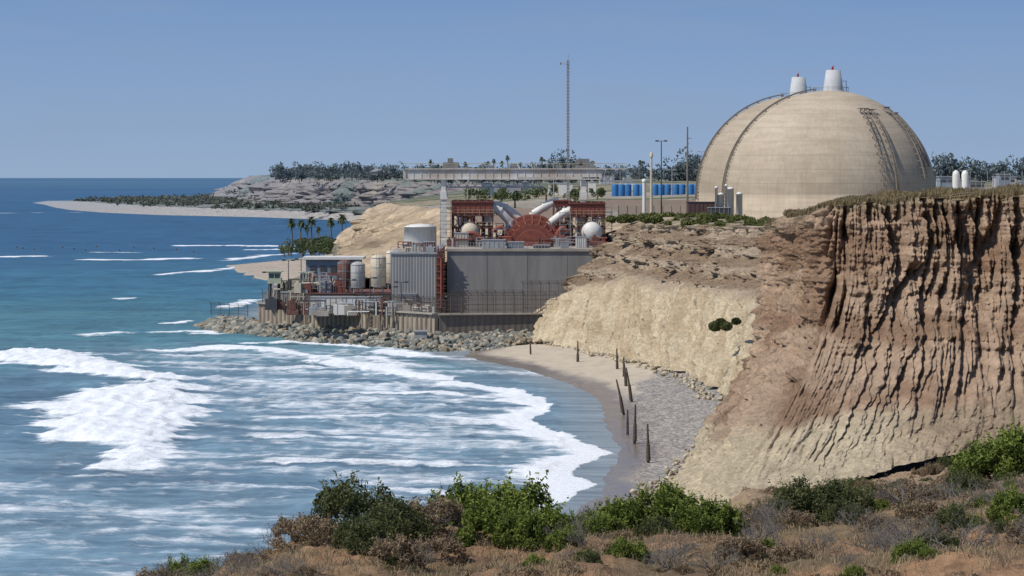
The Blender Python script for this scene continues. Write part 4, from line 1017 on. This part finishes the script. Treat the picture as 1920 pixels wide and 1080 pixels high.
for q in range(5): x=-9+q*4.4; mb.box(x,x+1.2,557,558,31.75,32.0+.3*(q%3))
mb.obj("trolley_hoist",[M("hoist_grey",(.24,.23,.21))],g)
mb=MB(); 
for dx in (-.2,.2): mb.beam((14.6+dx,560,31.7),(14.6+dx,560,26.5),.07)
mb.box(14.2,15.0,559.6,560.4,25.6,26.5); mb.obj("hook_block",yell,g)

# ------------------------------------------------------------------ yard left of building
def tank(name,x,y,z0,r,h,mat,legs=True,cone=True):
    g=group(name,(x,y,z0)); mb=MB(); zb=z0+(1.2 if legs else 0)
    mb.rev((x,y,zb),[(.05,-.5 if legs else 0),(r*.6,-.35 if legs else 0),(r,0),(r,h),(r*.8,h+.35),(r*.35,h+.6),(.02,h+.65)],24); mb.obj("tank_shell",mat,g)
    mb=MB()
    for q in (.0,.33,.66,1): mb.cyl((x,y,zb+h*q-.05),(x,y,zb+h*q+.05),r+.05,n=24)
    if legs:
        for a in (.8,2.4,3.9,5.5): mb.beam((x+r*.8*math.cos(a),y+r*.8*math.sin(a),z0),(x+r*.8*math.cos(a),y+r*.8*math.sin(a),zb+.5),.2)
    for s_ in (-.25,.25): mb.beam((x+s_,y-r-.25,zb),(x+s_,y-r-.25,zb+h+.9),.06)
    for k in range(int(h/.5)): mb.beam((x-.25,y-r-.25,zb+k*.5),(x+.25,y-r-.25,zb+k*.5),.05)
    mb.obj("ladder_and_bands",grey,g)
tank("cream_process_tank",-24.8,528,8.6,1.45,5.2,cream); tank("grey_process_tank",-28.6,528,8.4,1.35,4.1,M("tank_grey",(.46,.45,.42)))
tank("dark_red_process_tank",-31.2,530,8.4,1.3,4.4,dred); tank("cream_process_tank",-23.0,545,8.6,1.2,5.6,cream)
boxobj("equipment_platform",-38,-22.6,526.2,546,5.0,8.4,M("platform_side",(.17,.14,.12)),dred,9)
g=group("flat_roofed_shed",(-34,556,10)); mb=MB(); mb.box(-40,-29.5,552,560,5,14.0); mb.obj("walls",M("shed_wall",(.22,.26,.30)),g); mb=MB(); mb.box(-40.6,-28.8,551.4,560.6,14.0,14.5); mb.obj("roof",white,g)
mb=MB()
for k in range(5): mb.box(-39.2+k*2,-38+k*2,551.9,552,11.5,12.8)
mb.obj("windows",dgrey,g)
clutter("yard_piping",-40,-32,527,534,8.5,12.4,50,5,[dred,red,grey,cream,dgrey]); clutter("yard_piping",-41,-14.5,512,521,5.0,8.0,90,6,[dred,grey,white,dgrey,conc]); clutter("yard_piping",-46,-30,534,556,5,10.5,90,7,[dred,grey,cream,dgrey])
boxobj("white_low_building",-37,-24,522,525.5,5,7.9,white,grey,7); boxobj("site_container",-22.5,-19.5,515,518,5,7.4,white); boxobj("site_container",-44,-40,541,545,5,8,conc)
for x,y in ((-45.5,546),(-39.0,541)):
    g=group("guard_tower",(x,y,8)); mb=MB(); zt=9.6
    for dx in (-.9,.9):
        for dy in (-.9,.9): mb.beam((x+dx,y+dy,5),(x+dx*.9,y+dy*.9,zt),.2)
    for z in (6.5,8): mb.beam((x-.9,y-.9,z),(x+.9,y-.9,z),.12); 
    mb.beam((x-.9,y-.92,5),(x+.9,y-.92,zt),.09); mb.beam((x+.9,y-.92,5),(x-.9,y-.92,zt),.09); mb.obj("legs",dgrey,g)
    mb=MB(); mb.box(x-1.3,x+1.3,y-1.3,y+1.3,zt,zt+1.0); mb.box(x-1.15,x+1.15,y-1.15,y+1.15,zt+1.9,zt+2.2); mb.box(x-1.5,x+1.5,y-1.5,y+1.5,zt+2.2,zt+2.4)
    for dx in (-1.1,0,1.1): mb.beam((x+dx,y-1.15,zt+1),(x+dx,y-1.15,zt+1.9),.14)
    mb.obj("cabin",M("pale_green_cream",(.48,.50,.36)),g); mb=MB(); mb.box(x-1.05,x+1.05,y-1.05,y+1.05,zt+1.0,zt+1.9); mb.obj("cabin_glass",M("tinted_glass",(.05,.09,.10),(.04,.07,.08),rough=.15,spec=.6),g)
def lamp(x,y,z0,h,name="light_pole",mat=grey,r=.12,heads=2):
    mb=MB(); mb.cyl((x,y,z0),(x,y,z0+h),r,r*.6,8)
    if heads:
        mb.beam((x-.9,y,z0+h),(x+.9,y,z0+h),.1)
        for s_ in (-1,1)[:heads]: mb.box(x+s_*.9-.35,x+s_*.9+.35,y-.3,y+.3,z0+h-.12,z0+h+.18)
    mb.obj(name,mat)
for x,y,h in ((-47.2,552,6.5),(-43,547,9),(-36.5,535,7),(-30,525,6),(-26,521,6.5),(-20,514,6),(-41,553,9),(-22.0,518,5),(-9,515,5.5)): lamp(x,y,5,h,mat=dgrey)
# ------------------------------------------------------------------ masts and poles
mb=MB(); x,y=13.8,700
R=.30
leg=[(x+R*math.cos(a),y+R*math.sin(a)) for a in (math.pi/2,math.pi*7/6,math.pi*11/6)]
for lx,ly in leg: mb.beam((lx,ly,22),(lx,ly,58.8),.15)
for k in range(46):
    z=22+k*.8
    for i in range(3): mb.beam((*leg[i],z),(*leg[(i+1)%3],z+.8),.09)
mb.cyl((x,y,58.8),(x,y,60.2),.06); mb.beam((x,y,57.8),(x-1.9,y,57.9),.12); mb.cyl((x-1.9,y,57.6),(x-1.9,y,58.3),.2); mb.obj("radio_mast",M("mast_steel",(.34,.33,.32)))
mb=MB(); x,y=37,600; mb.cyl((x,y,19),(x,y,40.6),.26,.16,8); mb.beam((x-.2,y,38.2),(x+.9,y,38.2),.14)
for z in (33,35,37): mb.beam((x,y,z),(x+.5,y,z),.1)
mb.obj("utility_pole",M("pole_wood",(.25,.21,.17)))
lamp(31.5,600,20,17.6,"site_light_pole",dgrey,.16); 
mb=MB(); x,y=29.4,600; mb.cyl((x,y,19),(x,y,34.2),.34,.2,10); mb.rev((x,y,34.2),[(.35,0),(.35,.9),(.05,1.1)],12); mb.obj("monitoring_pole",cream)
mb=MB(); x,y=27.8,598; mb.cyl((x,y,19),(x,y,29),.4,.4,12); mb.rev((x,y,29),[(.5,0),(.5,.5),(.05,.7)],12); mb.obj("vent_pipe",white)
for x,y,h in ((60,900,14),(96,800,9),(104,820,9),(118,800,8),(126,900,9),(45,800,8),(54,820,8),(-10,640,8),(9.4,640,10),(140,880,8)): lamp(x,y,24,h,"site_light_pole",grey,.14)
for x,zt,r in ((41.0,26.5,.6),(42.9,27.6,.62),(44.6,26.6,.62),(40.1,27.8,.3),(42.0,28.2,.25)):
    mb=MB(); y=558; mb.rev((x,y,19.0),[(r,0),(r,zt-19.0),(r+.08,zt-19.0),(r+.08,zt-18.8),(r*.4,zt-18.55),(.01,zt-18.5)],16); mb.cyl((x,y,21),(x,y,21.15),r+.1,n=16); mb.obj("vent_cylinder",white)
boxobj("dark_equipment_building",34.8,41.5,562,568,19,25.0,M("maroon_metal",(.13,.07,.06)),dgrey,8); boxobj("dark_equipment_building",38.2,42.4,552,556,19,24.0,dgrey)
for x,y in ((89.0,570),(90.8,570)):
    mb=MB(); mb.rev((x,y,24),[(.75,0),(.75,6.4),(.6,7.0),(.3,7.3),(.01,7.4)],18); mb.cyl((x+.6,y-.2,24),(x+.6,y-.2,29),.2); mb.obj("white_gas_bottle_tank",white)
mb=MB()
for k in range(30):
    x=94+k*1.3; h=29.6+.9*((k*5)%3); mb.cyl((x,640,24),(x,640,h),.08,n=6)
    if k%3==0: mb.beam((x,640,h-.5),(x+2.6,640,h-.5),.09)
mb.obj("pipe_rack",grey)
mb=MB()
for k in range(15):
    x=29+k*2.0+(1.2 if k>4 else 0); y=800+((k*7)%5)*2; mb.rev((x,y,24.6),[(.95,0),(.95,3.1),(.85,3.3),(.01,3.5)],14)
mb.obj("blue_storage_tanks",bluep)
mb=MB()
r=random.Random(5)
for k in range(22):
    x=r.uniform(-10,60);y=r.uniform(830,900);w_=r.uniform(2,6);h=r.uniform(1.5,3.6); mb.box(x,x+w_,y,y+4,24.5,24.8+h,r.randrange(4)); mb.add([(x,y-.1,24.8+h),(x+w_,y-.1,24.8+h),(x+w_/2,y-.1,25.5+h),(x,y+4.1,24.8+h),(x+w_,y+4.1,24.8+h),(x+w_/2,y+4.1,25.5+h)],[(0,1,2),(3,5,4),(0,2,5,3),(1,4,5,2)],4)
mb.obj("site_sheds",[white,grey,cream,M("blue_grey_wall",(.16,.22,.27)),grey])
mb=MB()
for k in range(12):
    x=112+k*5.2; y=800+(k*37)%60; w_=3+(k*3)%5; h=28.6+(k*7)%4*.7; mb.box(x,x+w_,y,y+6,24,h,k%3); mb.box(x-.2,x+w_+.2,y-.2,y+6.2,h,h+.25,3); mb.box(x+.5,x+w_-.5,y-.06,y,h-1.4,h-.7,4)
mb.obj("inland_site_buildings",[M("far_pale",(.46,.45,.43)),M("far_tan_wall",(.38,.34,.29)),M("far_blue_grey",(.27,.31,.35)),grey,dgrey])
mb=MB(); 
for k in range(16): x=48+k*1.3; mb.add([(x,745,24.3),(x+1.1,745,24.3),(x+1.1,746,25.1),(x,746,25.1),(x,747,24.3),(x+1.1,747,24.3)],[(0,1,2,3),(3,2,5,4)],k%2)
mb.box(47,70,745,746,22.5,24.3,1); mb.obj("canopy_row",[grey,M("stone_wall_light",(.33,.31,.28))])
mb=MB(); mb.box(24,56,646,646.6,19,23.6); mb.box(20,58,700,700.6,22,24.4); mb.box(-10,18,660,660.5,19,22.8)
for k in range(16): mb.box(24+k*2,24.15+k*2,645.9,646,19,23.6,1)
mb.obj("retaining_wall",[M("pinkish_retaining_wall",(.42,.33,.26),(.36,.28,.22)),conc])
boxobj("distant_site_building",31,36,1000,1010,27,30.5,M("far_white",(.5,.5,.5)),grey,4)
wallm=M("house_wall",(.42,.39,.35)); troof=M("tile_roof",(.27,.19,.16)); groof=M("grey_roof",(.27,.27,.27))
for b_,y,w_,h,rf in ((-.062,2380,16,6,1),(-.057,2400,12,5.5,1),(-.053,2380,14,6,0),(-.045,2150,16,6,0),(-.0795,2500,5,9,2),(-.0496,2080,10,7,0),(-.070,2420,10,5,0)):
    x=b_*y; g=group("headland_house",(x,y,28)); mb=MB(); mb.box(x,x+w_,y,y+8,26,29+h-2); mb.obj("walls",wallm,g)
    z=27+h; mb=MB(); mb.add([(x-.6,y-.6,z),(x+w_+.6,y-.6,z),(x+w_+.6,y+8.6,z),(x-.6,y+8.6,z),(x+2,y+4,z+1.8),(x+w_-2,y+4,z+1.8)],[(0,1,5,4),(1,2,5),(2,3,4,5),(3,0,4)]); mb.obj("hip_roof",troof if rf else groof,g)
    mb=MB(); 
    for k in range(int(w_/3)): mb.box(x+1+k*3,x+2.4+k*3,y-.08,y,29.0,30.5)
    mb.obj("windows",dgrey,g)
def car(x,y,z,rot,paint):
    g=group("parked_car",(x,y,z)); mb=MB()
    prof=[(-2.2,.35),(-2.25,.8),(-1.9,.95),(-1.3,1.0),(-.7,1.45),(.8,1.5),(1.5,1.02),(2.1,.92),(2.25,.7),(2.2,.35)]
    n=len(prof); A=[(px_,-.85,pz) for px_,pz in prof];B=[(px_,.85,pz) for px_,pz in prof]
    mb.add(A+B,[(i,(i+1)%n,n+(i+1)%n,n+i) for i in range(n)]+[tuple(range(n))[::-1],tuple(range(n,2*n))],0)
    o1=mb.obj("body",paint); mb=MB(); mb.box(-.75,.95,-.87,.87,1.02,1.36); o2=mb.obj("windows",dgrey); mb=MB()
    for wx in (-1.4,1.4):
        for wy in (-.75,.75): mb.cyl((wx,wy-.13,.33),(wx,wy+.13,.33),.33,n=14)
    o3=mb.obj("wheels",dgrey)
    for o in (o1,o2,o3): o.parent=g
    g.rotation_euler=(0,0,rot)
for k in range(9): car(-74+k*3.4,1078+random.uniform(-3,3),4.6,random.uniform(-.3,.3),random.choice([white,grey,dgrey,bluep,red]))
skin=M("skin",(.45,.28,.2))
def surfer(x,y):
    g=group("surfer",(x,y,0)); b2=MB(); b2.cyl((x,y,.25),(x,y,.75),.17,.22,10); b2.cyl((x,y,.75),(x,y,.86),.2,.06,10)
    for s_ in (-1,1): b2.tube([(x+s_*.22,y,.78),(x+s_*.3,y-.08,.5),(x+s_*.22,y-.3,.32)],.05,6); b2.tube([(x+s_*.1,y,.3),(x+s_*.3,y-.15,.2),(x+s_*.36,y-.2,-.2)],.08,6)
    b2.obj("body_in_wetsuit",dgrey,g)
    h=MB(); h.rev((x,y,1.0),lathe_sphere(.12,8),12); h.obj("head",skin,g)
    s3=MB(); n=14; pts=[]
    for z in (.14,.2):
        for k in range(n): a=2*math.pi*k/n; pts.append((x+.28*math.sin(a),y+1.1*math.cos(a),z))
    s3.add(pts,[(k,(k+1)%n,n+(k+1)%n,n+k) for k in range(n)]+[tuple(range(n))[::-1],tuple(range(n,2*n))]); s3.obj("surfboard",white,g)
for b_,y in ((-.174,1200),(-.168,1160),(-.158,1190),(-.150,1150),(-.146,1210),(-.138,1150),(-.126,1180),(-.118,1160),(-.172,1180),(-.112,1120),(-.154,1165),(-.133,1200)): surfer(b_*y,y)
print("done")
